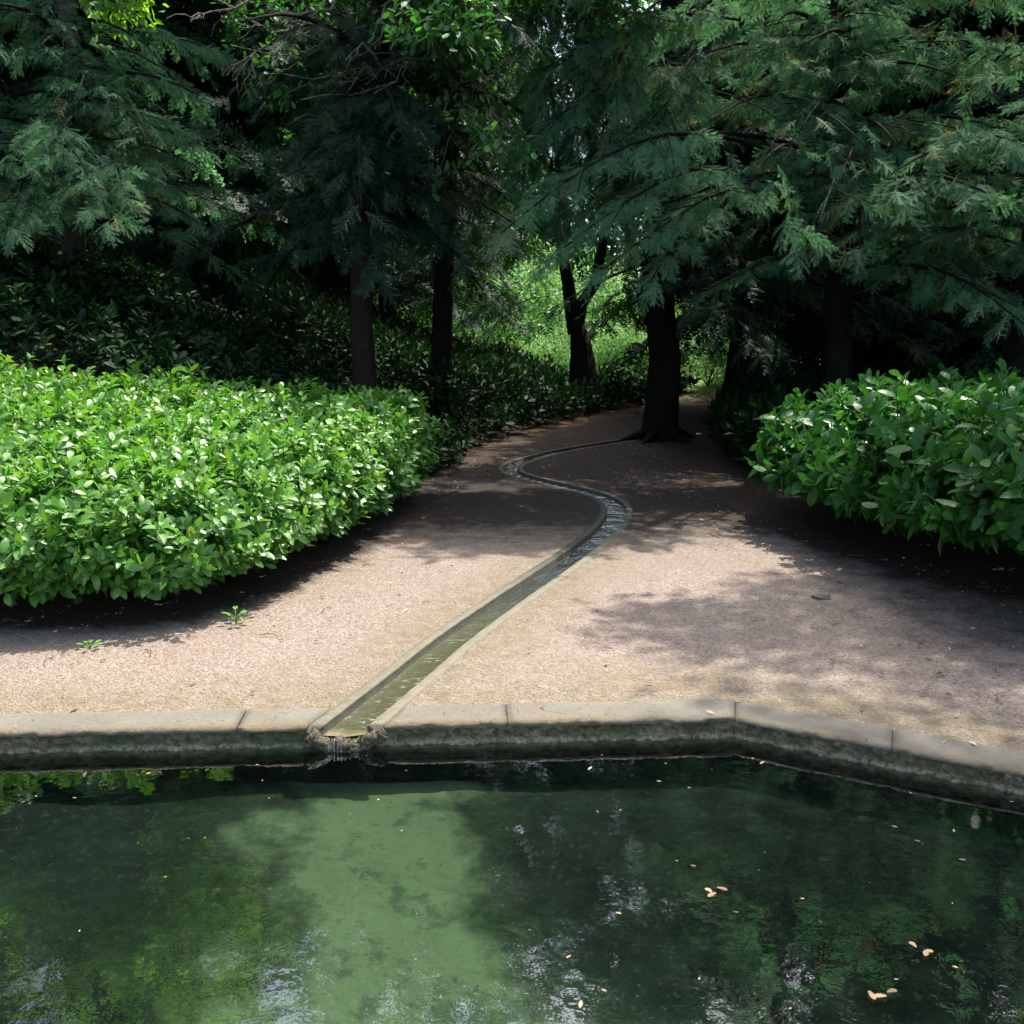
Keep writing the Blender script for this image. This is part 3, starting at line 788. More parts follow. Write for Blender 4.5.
# ------------------------------------------------------------------ laurel hedges
def poly_sample(poly, n, r):
    P_ = np.array(poly); lo, hi = P_.min(0), P_.max(0); out = np.zeros((0, 2))
    while len(out) < n:
        q = r.uniform(lo, hi, (n, 2)); out = np.vstack([out, q[in_poly(q, poly)]])
    return out[:n]
def hedge(label, poly, ztop, zbot, dens, mat, seed, scale=1.0, lo=False, shoulder=.3, cat='hedge', name='laurel_hedge', wild=.06, extra=(), droop=0.0):
    r = np.random.default_rng(seed); poly = [tuple(p) for p in poly]
    C = np.array(poly + poly[:1]); seg = np.diff(C, axis=0); sl_ = np.linalg.norm(seg, axis=1)
    ar = .5 * abs(np.sum(C[:-1, 0] * C[1:, 1] - C[1:, 0] * C[:-1, 1]))
    ccw = np.sum(C[:-1, 0] * C[1:, 1] - C[1:, 0] * C[:-1, 1]) > 0
    Pp, Nn, Dp = [], [], []
    n1 = int(ar * dens)
    q = poly_sample(poly, n1, r); d = pdist(q, C)
    f = np.clip(1 - d / shoulder, 0, 1)
    z = ztop(q[:, 0], q[:, 1]); z = z - f ** 2 * .5 * shoulder
    # outward direction near the border
    g = np.stack([pdist(q + [.01, 0], C) - d, pdist(q + [0, .01], C) - d], 1) / .01
    nn = np.c_[-g * f[:, None] * 1.2, np.ones(n1)]
    Pp.append(np.c_[q, z]); Nn.append(nn)
    hm = np.mean(ztop(C[:, 0], C[:, 1]) - zbot(C[:, 0], C[:, 1]))
    n2 = int(sl_.sum() * max(hm, .3) * dens * 1.15)
    ii = r.choice(len(sl_), n2, p=sl_ / sl_.sum()); t_ = r.random(n2)
    q = C[ii] + seg[ii] * t_[:, None]
    no = np.stack([seg[ii][:, 1], -seg[ii][:, 0]], 1) / sl_[ii][:, None] * (1 if ccw else -1)
    zt = ztop(q[:, 0], q[:, 1]) - .4 * shoulder; zb_ = zbot(q[:, 0], q[:, 1])
    hfr = r.random(n2); z = zb_ + (zt - zb_) * hfr
    q = q + no * (.10 * np.sin(hfr * PI) - .05)[:, None]
    Pp.append(np.c_[q, z]); Nn.append(np.c_[no, .15 + .5 * hfr])
    Pp = np.vstack(Pp); Nn = np.vstack(Nn); Nn /= np.linalg.norm(Nn, axis=1)[:, None]
    und = vnoise(Pp, 1.7, .06) + vnoise(Pp + 7, 4.5, .03)
    depth = r.uniform(-.02, .22, len(Pp)) ** 1.0
    depth = np.where(r.random(len(Pp)) < wild, -r.uniform(.04, .15, len(Pp)), depth)
    Dr = Nn + np.array([0, 0, .35]) + r.normal(0, .38, Nn.shape)
    Dr[n1:, 2] -= droop * (1 - hfr)
    Dr /= np.linalg.norm(Dr, axis=1)[:, None]
    Pp = Pp + Nn * (und - depth)[:, None] - Dr * .17 * scale
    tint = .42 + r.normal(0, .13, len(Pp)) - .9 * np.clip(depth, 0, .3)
    tint = np.clip(tint, .05, .8)
    for e in extra:
        Pp = np.vstack([Pp, [e[0]]]); Dr = np.vstack([Dr, [unit3(e[1])]]); tint = np.append(tint, .5)
    lists = SHOOTS_LO if lo else SHOOTS
    b = MB(); ch = r.integers(0, len(lists), len(Pp))
    for k in range(len(lists)):
        j = ch == k
        b.inst(lists[k], Pp[j], Dr[j], np.array([0, 0, 1.0]) + r.normal(0, .5, (j.sum(), 3)), scale * r.uniform(.85, 1.2, j.sum()), tint[j])
    # deeper leaves
    q = poly_sample(poly, int(ar * dens * .9), r); q = q[pdist(q, C) > .22]; zt = ztop(q[:, 0], q[:, 1]) - .3; zl = zbot(q[:, 0], q[:, 1])
    z = zl + (zt - zl) * r.random(len(q)) ** .7; Pi = np.c_[q, z]
    ch = r.integers(0, 5, len(q))
    for k in range(5):
        j = ch == k
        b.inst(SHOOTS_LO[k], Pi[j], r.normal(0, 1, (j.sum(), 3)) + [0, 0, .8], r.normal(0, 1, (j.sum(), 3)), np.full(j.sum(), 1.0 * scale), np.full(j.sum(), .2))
    c0 = np.array([*np.mean(poly, axis=0), 0]); c0[2] = gz(c0[0], c0[1])
    root = empty(name, tuple(c0), label, cat)
    b.build('foliage', M[mat], root, c0)
    for k in range(10):
        w = MB()
        x, y = poly_sample(offset_poly([np.array(p) for p in poly], -.25), 1, r)[0]
        g0 = float(gz(x, y)); zt = float(ztop(x, y)) - .1
        for m_ in range(4):
            a = r.uniform(0, 6.28); l = r.uniform(.15, .45)
            w.tube([(x, y, g0 - .03), (x + math.cos(a) * l * .4, y + math.sin(a) * l * .4, g0 + .4 * (zt - g0)), (x + math.cos(a) * l, y + math.sin(a) * l, zt)], [.018, .012, .005], 5)
        w.build('stem', M['bark_dark'], root, c0)
    STATS.append(('hedge', len(Pp), 0, sum(len(x) for x in b.T)))
    return root
def unit3(v): v = np.asarray(v, float); return v / np.linalg.norm(v)
HL = catmull([(-7.2, 4.9), (-5.0, 4.95), (-3.4, 5.0), (-2.5, 5.05), (-1.85, 5.15), (-1.5, 5.6), (-1.2, 6.6), (-.96, 7.8), (-.8, 9.1), (-1.2, 9.5), (-2.6, 9.3), (-5, 9.4), (-7.4, 9.4)], 4)
hedge('sunlit glossy green laurel hedge beside the pale gravel', HL, lambda x, y: np.maximum(.80 + .085 * (y - 5.1), .05) + .2 * sstep(2.5, 6, -x) * sstep(6.5, 9.5, y) - .12 * sstep(-3, -1.2, x), lambda x, y: .24 + .6 * gz(x, y), 285, 'laurel', 1, .72, wild=.02)
HBK = catmull([(-10, 9.7), (-7, 9.7), (-4, 9.6), (-2.2, 9.75), (-1.1, 9.95), (-.75, 11.2), (-.65, 12.2), (-1.2, 13.2), (-4, 14.6), (-10, 15)], 3)
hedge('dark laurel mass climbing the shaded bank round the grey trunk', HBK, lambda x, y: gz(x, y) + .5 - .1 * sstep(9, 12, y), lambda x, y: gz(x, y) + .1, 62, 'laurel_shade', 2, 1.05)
HC = catmull([(-.6, 13.4), (.15, 15.2), (1.0, 17.6), (2.0, 19.5), (3.1, 20.7), (3.6, 22.6), (-3, 22.6), (-5, 17), (-3, 14)], 3)
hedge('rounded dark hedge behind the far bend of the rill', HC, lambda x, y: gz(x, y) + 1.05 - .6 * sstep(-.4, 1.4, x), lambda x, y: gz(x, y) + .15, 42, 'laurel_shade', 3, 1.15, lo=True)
HR = catmull([(2.2, 8.4), (2.15, 7.6), (2.32, 6.7), (2.5, 5.8), (2.55, 5.2), (2.85, 4.75), (4, 4.6), (6.5, 4.9), (8, 6), (8, 9.2), (5, 9.4), (2.6, 9.1)], 4)
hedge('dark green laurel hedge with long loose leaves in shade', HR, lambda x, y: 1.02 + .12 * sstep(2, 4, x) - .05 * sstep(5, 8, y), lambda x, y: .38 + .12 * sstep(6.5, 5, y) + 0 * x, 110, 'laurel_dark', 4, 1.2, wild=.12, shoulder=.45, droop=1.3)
HRB = catmull([(2.75, 13.2), (2.6, 11.8), (2.7, 10.4), (3.6, 10.0), (8, 10), (9, 15), (5, 17), (3.4, 16)], 3)
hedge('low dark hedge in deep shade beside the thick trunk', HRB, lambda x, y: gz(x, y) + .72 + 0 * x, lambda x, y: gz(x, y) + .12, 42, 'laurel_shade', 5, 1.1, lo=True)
#PART3

# ------------------------------------------------------------------ trees
SPOTS += [(P(60, 70, 10.6), 1.2), (P(170, 110, 10.6), .5), (P(150, 185, 10.6), .45), (P(660, 40, 9.0), 1.0), (P(780, 60, 9), .9), (P(940, 40, 9), .9), (P(640, 235, 9.2), .4), (P(600, 235, 9.0), .8), (P(720, 190, 8.9), .6), (P(700, 30, 9.0), .6), (P(860, 30, 9.2), .6), (P(400, 25, 10), .3), (P(560, 235, 9.0), .3), (P(372, 330, 11.7), .12), (P(890, 210, 9), .25)]
for (u, v, y_) in ((720, 90, 9), (850, 110, 9), (980, 90, 9), (820, 170, 8.9), (910, 150, 9), (545, 245, 9), (650, 262, 9.1), (760, 250, 8.9), (20, 130, 10.6), (110, 30, 10.7), (200, 60, 10.9), (100, 150, 10.6), (210, 190, 10.8)):
    SPOTS.append((P(u, v, y_), .9))
for (u, v, rd) in ((480, 340, .35), (525, 335, .5), (560, 345, .4), (625, 368, .4), (702, 382, .35), (455, 325, .22), (545, 310, .3)): GAPS.append((np.array([0, 0, H_CAM]), P(u, v, 29), rd))
for (u, v) in ((606, 528), (572, 565)):
    for el_, az_ in ((18, 4), (23, 5), (29, 3), (35, 5), (42, 4)):
        g0 = G(u, v, -.03); GAPS.append((g0, g0 + 26 * np.array([math.sin(R_(az_)) * math.cos(R_(el_)), math.cos(R_(az_)) * math.cos(R_(el_)), math.sin(R_(el_))]), 1.5))
view = lambda ymax: (lambda Pp: in_view(Pp, 60, ymax))
# left conifer on the bank
T = Conifer(11); b0 = P(72, 290, 12.6); b0[2] = gz(b0[0], b0[1])
T.trunk(b0, b0 + [.15, .2, 7.2], .145)
for k in range(20):
    z = 3.0 + .16 * k; ph = R_([-70, -20, -110, -45, -85, 10, -130, -60][k % 8]) + T.r.uniform(-.2, .2)
    L = T.r.uniform(1.7, 2.7); o = T.at(z)
    T.branch(o, o + np.array([math.cos(ph) * L, math.sin(ph) * L, -.18 * L]), .12, .03, 1.35, .34, .45)
for (u, v, z) in ((30, 60, 4.6), (95, 40, 4.9), (70, 110, 4.4), (130, 90, 4.5), (40, 160, 3.9), (90, 180, 3.7), (150, 150, 4.0), (60, 20, 5.2), (20, 210, 3.3), (110, 225, 3.2), (80, 75, 4.6), (55, 130, 4.1)):
    T.branch(T.at(z), P(u, v, T.r.uniform(10.2, 10.8)), .14, .025, 1.35, .33, .5, .15)
T.crown(2.9, 6.0, lambda f: 2.7 * (1 - f) ** .6 + .2, 26, fs=.36, tint=.42, dens=1.1, droop=.3)
T.finish('conifer_tree', 'conifer with pale grey trunk on the laurel bank and drooping sprays', 'bark_grey', 'hemlock', 'lo', hi_fn=view(14))
# the big conifer above the loose hedge
T = Conifer(12); b0 = P(830, 400, 11.5); b0[2] = gz(b0[0], b0[1])
T.trunk(b0, b0 + [-.1, .2, 8.5], .14)
def hero(p, q, sag=.1, rad=.035, dens=1.3, fs=.34, tint=.5, bare=.3, spread=.42): T.branch(p, q, sag, rad, dens, fs, tint, bare, spread)
hero(T.at(3.1), P(500, 236, 8.9), .12, .045, 1.5, .34, .52, .42, .3)
hero(T.at(3.0), P(545, 262, 9.1), .10, .04, 1.4, .34, .46, .4, .3)
hero(T.at(3.5), P(575, 205, 9.3), .12, .04, 1.4, .34, .5, .4)
hero(P(640, 95, 11.4), P(800, 240, 8.6), .16, .035, 1.2, .42, .5, .12, .4)
hero(P(660, 90, 11), P(690, 185, 8.8), .14, .03, 1.2, .4, .48, .2)
hero(P(760, 150, 10.5), P(900, 196, 8.8), .1, .03, 1.2, .4, .5, .2)
nf, nw = len(T.F), len(T.wd.V)               # boughs over the bend left uncarved; upper ones added to hide reflected sky
for (a_, c_) in (((740, 20, 11.4), (540, 80, 10.3)), ((720, 70, 11.4), (530, 140, 10.3)), ((700, 110, 11.2), (560, 190, 10.4)), ((660, 0, 11.2), (610, 150, 10.2)), ((640, -40, 11.2), (575, 60, 10.4)), ((690, 60, 11), (640, 190, 10.1)), ((560, -60, 11), (540, 110, 10.5)), ((620, -50, 11.4), (520, 40, 10.7)), ((700, 150, 11.4), (600, 215, 10.4)), ((600, -70, 11), (570, 140, 10.5)), ((640, 20, 11.2), (555, 210, 10.6)), ((560, -80, 11.2), (590, 90, 10.7)), ((560, 20, 11.2), (520, 200, 10.6)), ((600, 40, 11.3), (625, 235, 10.5)), ((540, 60, 11.3), (560, 250, 10.7)), ((700, -90, 10.9), (620, -70, 9.6)), ((740, -120, 10.9), (650, -110, 9.6)), ((760, -60, 10.9), (680, -60, 9.5)), ((690, -150, 10.9), (590, -120, 9.6)), ((720, -160, 10.9), (640, -170, 9.4)), ((660, -40, 11), (590, -15, 9.7)), ((650, -80, 11), (600, -60, 9.6)), ((690, -30, 11), (625, -20, 9.7)), ((610, -60, 11), (560, -30, 9.8)), ((760, -110, 10.9), (700, -100, 9.5)), ((790, -80, 10.9), (725, -60, 9.5)), ((740, -160, 10.9), (680, -140, 9.5)), ((800, -160, 10.9), (740, -150, 9.5))):
    hero(P(*a_), P(*c_), .12, .016, 1.7, .33, .40, .06, .6)
for (a_, c_) in (((770, 150, 10.8), (500, 234, 8.9)), ((750, 180, 10.6), (545, 262, 9.0)), ((770, 200, 10.8), (600, 272, 9.1)), ((740, 205, 10.6), (650, 282, 9.1))):
    hero(P(*a_), P(*c_), .13, .03, 1.5, .34, .56, .3, .34)
T.free = list(range(nf, len(T.F))); T.wfree = list(range(nw, len(T.wd.V)))
for (u, v, z) in ((820, 40, 4.3), (860, 20, 4.6), (840, 90, 4.0), (800, 130, 3.7), (870, 150, 3.6), (835, 190, 3.3), (815, 235, 2.9), (860, 250, 2.8), (845, -10, 4.9), (880, 80, 4.1)):
    hero(T.at(z), P(u, v, T.r.uniform(8.8, 9.6)), .14, .022, 1.3, .33, .5, .12)
for k in range(18):
    z = 1.95 + .2 * k; ph = R_(T.r.uniform(175, 345)); L = T.r.uniform(2.0, 3.2); o = T.at(z)
    hero(o, o + np.array([math.cos(ph) * L, math.sin(ph) * L, -.16 * L]), tint=.42 + T.r.normal(0, .08), bare=.2)
T.crown(2.3, 8.3, lambda f: 3.3 * (1 - f) ** .9 + .2, 38, fs=.4, tint=.42)
T.finish('conifer_tree', 'large conifer whose layered boughs reach out over the rill', 'bark_dark', 'hemlock', 'lo', hi_fn=view(14))
T = Conifer(13); b0 = P(1012, 360, 9.9); b0[2] = gz(b0[0], b0[1])
T.trunk(b0, b0 + [.2, .1, 7.5], .14)
for k in range(12):
    z = 2.35 + .2 * k; ph = R_(T.r.uniform(160, 330)); L = T.r.uniform(1.4, 2.3); o = T.at(z)
    hero(o, o + np.array([math.cos(ph) * L, math.sin(ph) * L, -.14 * L]), tint=.4 + T.r.normal(0, .08), bare=.2)
T.crown(2.4, 7.5, lambda f: 2.6 * (1 - f) ** .9 + .2, 32, fs=.38, tint=.45)
T.finish('conifer_tree', 'conifer with slim dark trunk rising behind the loose leaved hedge', 'bark_dark', 'hemlock', 'lo', hi_fn=view(13))
# yews
T = Conifer(14); b0 = P(369, 405, 11.8); b0[2] = gz(b0[0], b0[1])
T.trunk(b0, b0 + [.25, .3, 10], .105, wob=.2)
T.crown(2.7, 10.5, lambda f: 2.6 * (1 - f) ** .5 + .3, 100, fs=.38, tint=.45, droop=.35, dens=1.1, bare=.1)
for k in range(22):
    z = 2.75 + .1 * k; ph = R_(T.r.uniform(-150, -30)); L = T.r.uniform(1.0, 2.0); o = T.at(z)
    T.branch(o, o + np.array([math.cos(ph) * L, math.sin(ph) * L, -.22 * L]), .12, .02, 1.2, .34, .45, .12)
T.finish('yew_tree', 'yew with slender reddish trunk behind the sunlit hedge end', 'bark_red', 'yew', 'mid', hi_fn=view(11.5))
T = Conifer(15); b0 = np.array([2.2, 14.6, 0.]); b0[2] = gz(b0[0], b0[1])
T.trunk(b0, b0 + [.1, .3, 9], .21, n=22, flare=1.25, wob=.25)
for a_ in (.3, 1.2, 2.3, 3.3, 4.2, 5.3):
    d_ = np.array([math.cos(a_), math.sin(a_), 0]); L_ = T.r.uniform(.35, .75)
    T.tr.tube([b0 + d_ * .12 + [0, 0, .42], b0 + d_ * .24 + [0, 0, .12], b0 + d_ * (.24 + L_ * .5) + [0, 0, .02], b0 + d_ * (.24 + L_) + [0, 0, -.06]], [.09, .085, .05, .02], 7, rough=.08)
T.crown(2.2, 9.2, lambda f: 3.6 * (1 - f) ** .7 + .3, 100, fs=.5, tint=.42, droop=.28, bare=.12)
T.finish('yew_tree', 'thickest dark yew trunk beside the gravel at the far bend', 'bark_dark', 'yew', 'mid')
T = Conifer(16); b0 = P(739, 392, 18); b0[2] = gz(b0[0], b0[1])
T.trunk(b0, b0 + [.3, .3, 11], .27, n=16)
T.crown(2.3, 12, lambda f: 3.8 * (1 - f) ** .6 + .3, 95, fs=.5, tint=.38, droop=.25, bare=.12)
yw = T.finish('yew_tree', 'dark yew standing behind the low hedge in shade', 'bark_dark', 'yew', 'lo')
# forked tree
T = Conifer(17); b0 = P(590, 398, 20); b0[2] = gz(b0[0], b0[1])
T.trunk(b0, b0 + [-.22, .2, 1.75], .2, .15, flare=1.3, wob=.03)
f0 = T.axis[-1]; q = P(568, 282, 20); T.tr.tube([f0 - [0, 0, .3], f0 + [-.1, 0, .3], q, q + [-.5, 0, 2.5]], [.16, .15, .13, .05], 10)
q = P(596, 282, 20); T.tr.tube([f0 - [0, 0, .3], f0 + [.12, 0, .3], q, q + [.4, .2, 2.5]], [.15, .13, .12, .05], 10)
T.axis = np.array([f0 + [-.3, 0, 0], f0 + [-.2, 0, 8]])
T.crown(f0[2] + 1.1, f0[2] + 4.5, lambda f: 2.6 * (1 - f) ** .5 + .3, 55, fs=.5, tint=.42, droop=.25, wood=False)
T.finish('yew_tree', 'fork trunked tree dark against the bright far shrubs', 'bark_dark', 'yew', 'lo', origin=b0)

# oak with leafy and bare limbs above the clearing
def oak_leaf():
    n = 9; V = [(0, 0, 0)]; ws = [.06, .17, .11, .25, .16, .29, .19, .2, .05]
    for i in range(n):
        x = .1 + .88 * i / (n - 1); z = -.15 * x * x
        V += [(x, -ws[i], z + .05), (x, 0, z), (x, ws[i], z + .05)]
    T = [(0, 1, 2), (0, 2, 3)]
    for i in range(n - 1):
        a = 1 + 3 * i; c = a + 3
        T += [(a, c, c + 1), (a, c + 1, a + 1), (a + 1, c + 1, c + 2), (a + 1, c + 2, a + 2)]
    return np.array(V, float), np.array(T), np.zeros(len(V))
OAK = oak_leaf()
r = np.random.default_rng(21)
b0 = P(440, 357, 14.2); b0[2] = gz(b0[0], b0[1])
tr, wd, lf = MB(), MB(), MB()
tp = np.array([b0 + [0, 0, -.3], b0 + [0, 0, .4], b0 + [.05, .05, 2], b0 + [.15, .1, 4], b0 + [.1, .3, 6.5], b0 + [.3, .4, 9]])
tr.tube(tp, [.2, .155, .14, .13, .1, .05], 14, rough=.05)
LP = []
def twig_run(p0, p1, rad, leafy, depth=0, wig=.09):
    p0, p1 = np.asarray(p0, float), np.asarray(p1, float); L = np.linalg.norm(p1 - p0); k = 7
    c = p0 + np.outer(np.linspace(0, 1, k), p1 - p0); c[1:-1] += r.normal(0, wig * L * .4, (k - 2, 3)); wd.tube(c, np.linspace(rad, max(rad * .35, .003), k), 6 if rad > .02 else 4, close=False)
    if depth < 2:
        for q in range(4 if depth == 0 else 3):
            i = r.integers(2, k); o = c[i - 1]; d = (p1 - p0) / L + r.normal(0, .65, 3); d[2] -= .05
            twig_run(o, o + d / np.linalg.norm(d) * L * r.uniform(.25, .5), rad * .5, leafy, depth + 1)
    if leafy: LP.append((c[-1], (c[-1] - c[-2]))); LP.append((c[-3], c[-2] - c[-4] + r.normal(0, .1, 3)))
limb0 = tp[3] + [0, 0, -.3]
elb = P(455, 60, 11.8)
twig_run(limb0, elb, .07, False, 2, .05)
for (u, v, y) in ((470, 128, 10.3), (500, 122, 10.4), (445, 118, 10.6), (485, 150, 10.2), (520, 140, 10.6)): twig_run(elb, P(u, v, y), .018, True, 1)
for (u, v, y) in ((400, 10, 10), (445, 25, 10), (500, 8, 10), (560, 12, 10.4), (590, 0, 10), (470, -20, 9.8), (380, 25, 10.5)): twig_run(P(455, -60, 11.6), P(u, v, y), .03, True, 0)
for (a, c) in (((330, -30, 11), (190, 20, 10.5)), ((340, -10, 11), (250, 58, 10.6)), ((420, 10, 11.2), (345, 60, 10.5)), ((440, 40, 11.4), (365, 105, 10.4)), ((420, 20, 11.5), (230, 45, 11)), ((430, 50, 11.5), (300, 100, 11))):
    twig_run(P(*a), P(*c), .018, False, 0, .1)
for k in range(60):
    d = r.normal(0, 1, 3); d[2] = abs(d[2]) * .5 + .1; d /= np.linalg.norm(d); o = tp[3] + (tp[5] - tp[3]) * r.random()
    twig_run(o, o + d * r.uniform(1.8, 3.2), .04, True, 0)
Pl, Dl = [], []
for p, d in LP:
    for q in range(12):
        v = unit3(d) * .5 + r.normal(0, .65, 3); v[2] -= .1; Pl.append(p + r.normal(0, .07, 3)); Dl.append(v)
Pl, Dl = np.array(Pl), np.array(Dl); kk = keep_mask(Pl, r) | in_view(Pl, 30, 12); Pl, Dl = Pl[kk], Dl[kk]
lf.inst(OAK, Pl, Dl, np.array([0, 0, 1.0]) + r.normal(0, .4, Dl.shape), r.uniform(.08, .13, len(Pl)), np.clip(r.normal(.45, .2, len(Pl)), 0, 1))
root = empty('oak_tree', tuple(b0), 'oak with lobed leaf tufts and bare pale twigs over the clearing', 'tree')
tr.build('trunk', M['bark_dark'], root, b0); wd.build('branches', M['twig'], root, b0); lf.build('foliage', M['oak'], root, b0)

# prototypes further back, then copies of them
def far_conifer(seed, loc, H, R, z0, label, barkm='bark_dark', leafm='yew', n=70, fs=.7):
    T = Conifer(seed); b0 = np.array([*loc, gz(*loc)]); T.trunk(b0, b0 + [0, 0, H], .2, n=10)
    T.crown(b0[2] + z0, b0[2] + H, lambda f: R * (1 - f) ** .6 + .3, n, fs=fs, dens=.85, tint=.4, droop=.3, wood=False, bare=.1)
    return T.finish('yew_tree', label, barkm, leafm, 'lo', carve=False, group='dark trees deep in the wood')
pa = far_conifer(31, (-6.3, 17.5), 12, 3.6, .15, 'dark evergreen tree deep in the shaded wood')
pb = far_conifer(32, (7.5, 16), 12, 3.4, .9, 'dark evergreen tree deep in the shaded wood')
pc = far_conifer(33, (-3.6, 20), 13, 3.4, 1.9, 'dark evergreen tree deep in the shaded wood')
for k, (x, y, s_) in enumerate([(-10, 15, 1), (-9, 20, 1.1), (-13, 19, 1.1), (-6, 23, 1), (-12, 25, 1.1), (-15, 13, 1.1), (-14, 8, 1), (-3.2, 25.5, .9), (12.5, 23.5, 1), (9, 20, 1.3), (12, 16, 1), (11, 12, 1.1), (12, 8, 1), (12, 27, 1), (13, 22, 1.1), (-18, 20, 1.2), (16, 14, 1.2), (10, 15.5, .9), (-8, 27, 1.1), (6.6, 18.8, 1.25), (-11, 30, 1), (-16, 28, 1.1), (-5.5, 29.5, .9), (9.4, 22.5, 1.3)]):
    copy_tree((pa, pb, pc)[k % 3], (x, y, float(gz(x, y))), k * 1.3, s_)

# unseen trees added: one mirrored bright in the pool, one shading its right
def added_tree(seed, loc, H, zc0, Rr, label, n=12000, lean=(0, 0)):
    r = np.random.default_rng(seed); b0 = np.array([*loc, float(gz(*loc))])
    tr = MB(); pts_ = np.array([b0 - [0, 0, .2], b0 + [0, 0, zc0 * .5], b0 + [.1, 0, zc0], b0 + [.2, .1, H * .95]]); tr.tube(pts_, [.2, .16, .13, .04], 10, rough=.04)
    nb = 34; th = r.uniform(0, 6.28, nb); zz = r.uniform(zc0, H, nb); rr = Rr * np.sqrt(r.random(nb)) * (1.1 - .5 * (zz - zc0) / (H - zc0))
    cc = np.c_[np.cos(th) * rr + lean[0], np.sin(th) * rr + lean[1], zz]; rad = r.uniform(.45, .85, nb); wd = MB()
    for c in cc: wd.tube([b0 + [0, 0, c[2] * .7], b0 + c * [.5, .5, .9], b0 + c], [.05, .03, .01], 5, close=False)
    i = r.integers(0, nb, n); d = r.normal(0, 1, (n, 3)); d /= np.linalg.norm(d, axis=1)[:, None]
    p = b0 + cc[i] + d * (rad[i] * r.uniform(.4, 1.05, n))[:, None]; kk = keep_mask(p, r); p, d = p[kk], d[kk]; n = len(p)
    b = MB(); b.inst(LEAF_LO, p, d + r.normal(0, .8, (n, 3)), d + r.normal(0, .6, (n, 3)) + [0, 0, .7], r.uniform(.7, 1.3, n) * .15, np.clip(.6 + r.normal(0, .2, n), 0, 1))
    root = empty('broadleaf_tree', tuple(b0), label, 'tree')
    tr.build('trunk', M['bark_grey'], root, b0); wd.build('branches', M['bark_dark'], root, b0); b.build('foliage', M['lime'], root, b0)
added_tree(81, (-7.6, 14.2), 7.2, 3.5, 2.4, 'added leafy tree above the view, there to reflect bright green in the pool', 15000, (2.7, -1.7))
added_tree(82, (6.1, 8.6), 13.5, 6.5, 3.0, 'added unseen broadleaf tree whose high crown shades the right of the pool', 16000)

# sunlit glade shrubs
def shrub(seed, loc, Rr, Hh, label, n=4200, lsz=.17):
    r = np.random.default_rng(seed); b0 = np.array([*loc, float(gz(*loc))])
    nb = 14; cc = np.c_[r.normal(0, Rr * .45, (nb, 2)), r.uniform(.25, .85, nb) * Hh]; rad = r.uniform(.3, .5, nb) * Rr
    i = r.integers(0, nb, n); d = r.normal(0, 1, (n, 3)); d /= np.linalg.norm(d, axis=1)[:, None]
    p = cc[i] + d * (rad[i] * r.uniform(.75, 1.05, n))[:, None]; p[:, 2] = np.maximum(p[:, 2] * 1.0, .05)
    b = MB(); b.inst(LEAF_LO, b0 + p, d + r.normal(0, .8, (n, 3)), d + r.normal(0, .5, (n, 3)) + [0, 0, .8], r.uniform(.7, 1.3, n) * lsz, np.clip(.5 + r.normal(0, .2, n) + .3 * (r.random(nb)[i] - .5), 0, 1))
    root = empty('shrub', tuple(b0), label, 'shrub', 'bright shrubs in the far glade')
    b.build('foliage', M['shrub'], root, b0)
    w = MB()
    for c in cc: w.tube([b0, b0 + c * [.5, .5, .6], b0 + c], [.03, .02, .01], 5)
    w.build('stems', M['bark_dark'], root, b0)
    return root
LS = 'bright green shrub in the sunny glade beyond the trunks'
shs = [shrub(61, (-1.2, 29), 2.0, 2.6, LS), shrub(62, (1.6, 31), 2.2, 3.0, LS), shrub(63, (4.2, 30), 2.0, 2.0, LS)]
for k, (x, y, s_) in enumerate([(-4, 31, 1.1), (-.2, 33, 1.2), (3.6, 34, 1.3), (6.5, 33, .9), (7.4, 30.5, .75), (9.5, 34, 1), (-7, 33, 1.2), (2.8, 27.8, .6), (12.5, 35, 1.2), (1.0, 25, .42), (2.3, 25.5, .45), (3.4, 26, .5), (5.0, 27, .6), (4.5, 22.8, .34), (5.4, 24.5, .5), (-10, 33, 1.3), (-14, 32, 1.4), (-19, 32, 1.5), (-2.5, 27.5, .7), (16, 33, 1.4), (21, 34, 1.5)]):
    copy_tree(shs[k % 3], (x, y, float(gz(x, y))), k * 2.1, s_)

# broadleaf trees closing the glade
def far_tree(seed, loc, H, label):
    r = np.random.default_rng(seed); b0 = np.array([*loc, float(gz(*loc))]); n = 15000
    nb = 46; th = r.uniform(0, 6.28, nb); zz = r.uniform(.16, 1, nb); rr = H * .30 * np.sqrt(np.clip(1.15 - zz, .1, 1)) * np.sqrt(r.random(nb))
    cc = np.c_[np.cos(th) * rr, np.sin(th) * rr, zz * H]; rad = r.uniform(.07, .13, nb) * H
    i = r.integers(0, nb, n); d = r.normal(0, 1, (n, 3)); d /= np.linalg.norm(d, axis=1)[:, None]
    p = cc[i] + d * (rad[i] * r.uniform(.5, 1.05, n))[:, None]
    b = MB(); b.inst(LEAF_LO, b0 + p, d + r.normal(0, .8, (n, 3)), d + r.normal(0, .6, (n, 3)) + [0, 0, .6], r.uniform(.7, 1.4, n) * .42, np.clip(.3 + r.normal(0, .18, n), 0, 1))
    root = empty('broadleaf_tree', tuple(b0), label, 'tree', 'tall trees closing the far glade')
    t_ = MB(); t_.tube([b0 - [0, 0, .2], b0 + [0, 0, H * .4], b0 + [.2, 0, H * .9]], [.35, .25, .06], 9); t_.build('trunk', M['bark_grey'], root, b0)
    b.build('foliage', M['oak'], root, b0)
    return root
LT = 'tall leafy tree at the back of the sunny glade'
fts = [far_tree(71, (-6, 43), 14, LT), far_tree(72, (12, 47), 15, LT)]
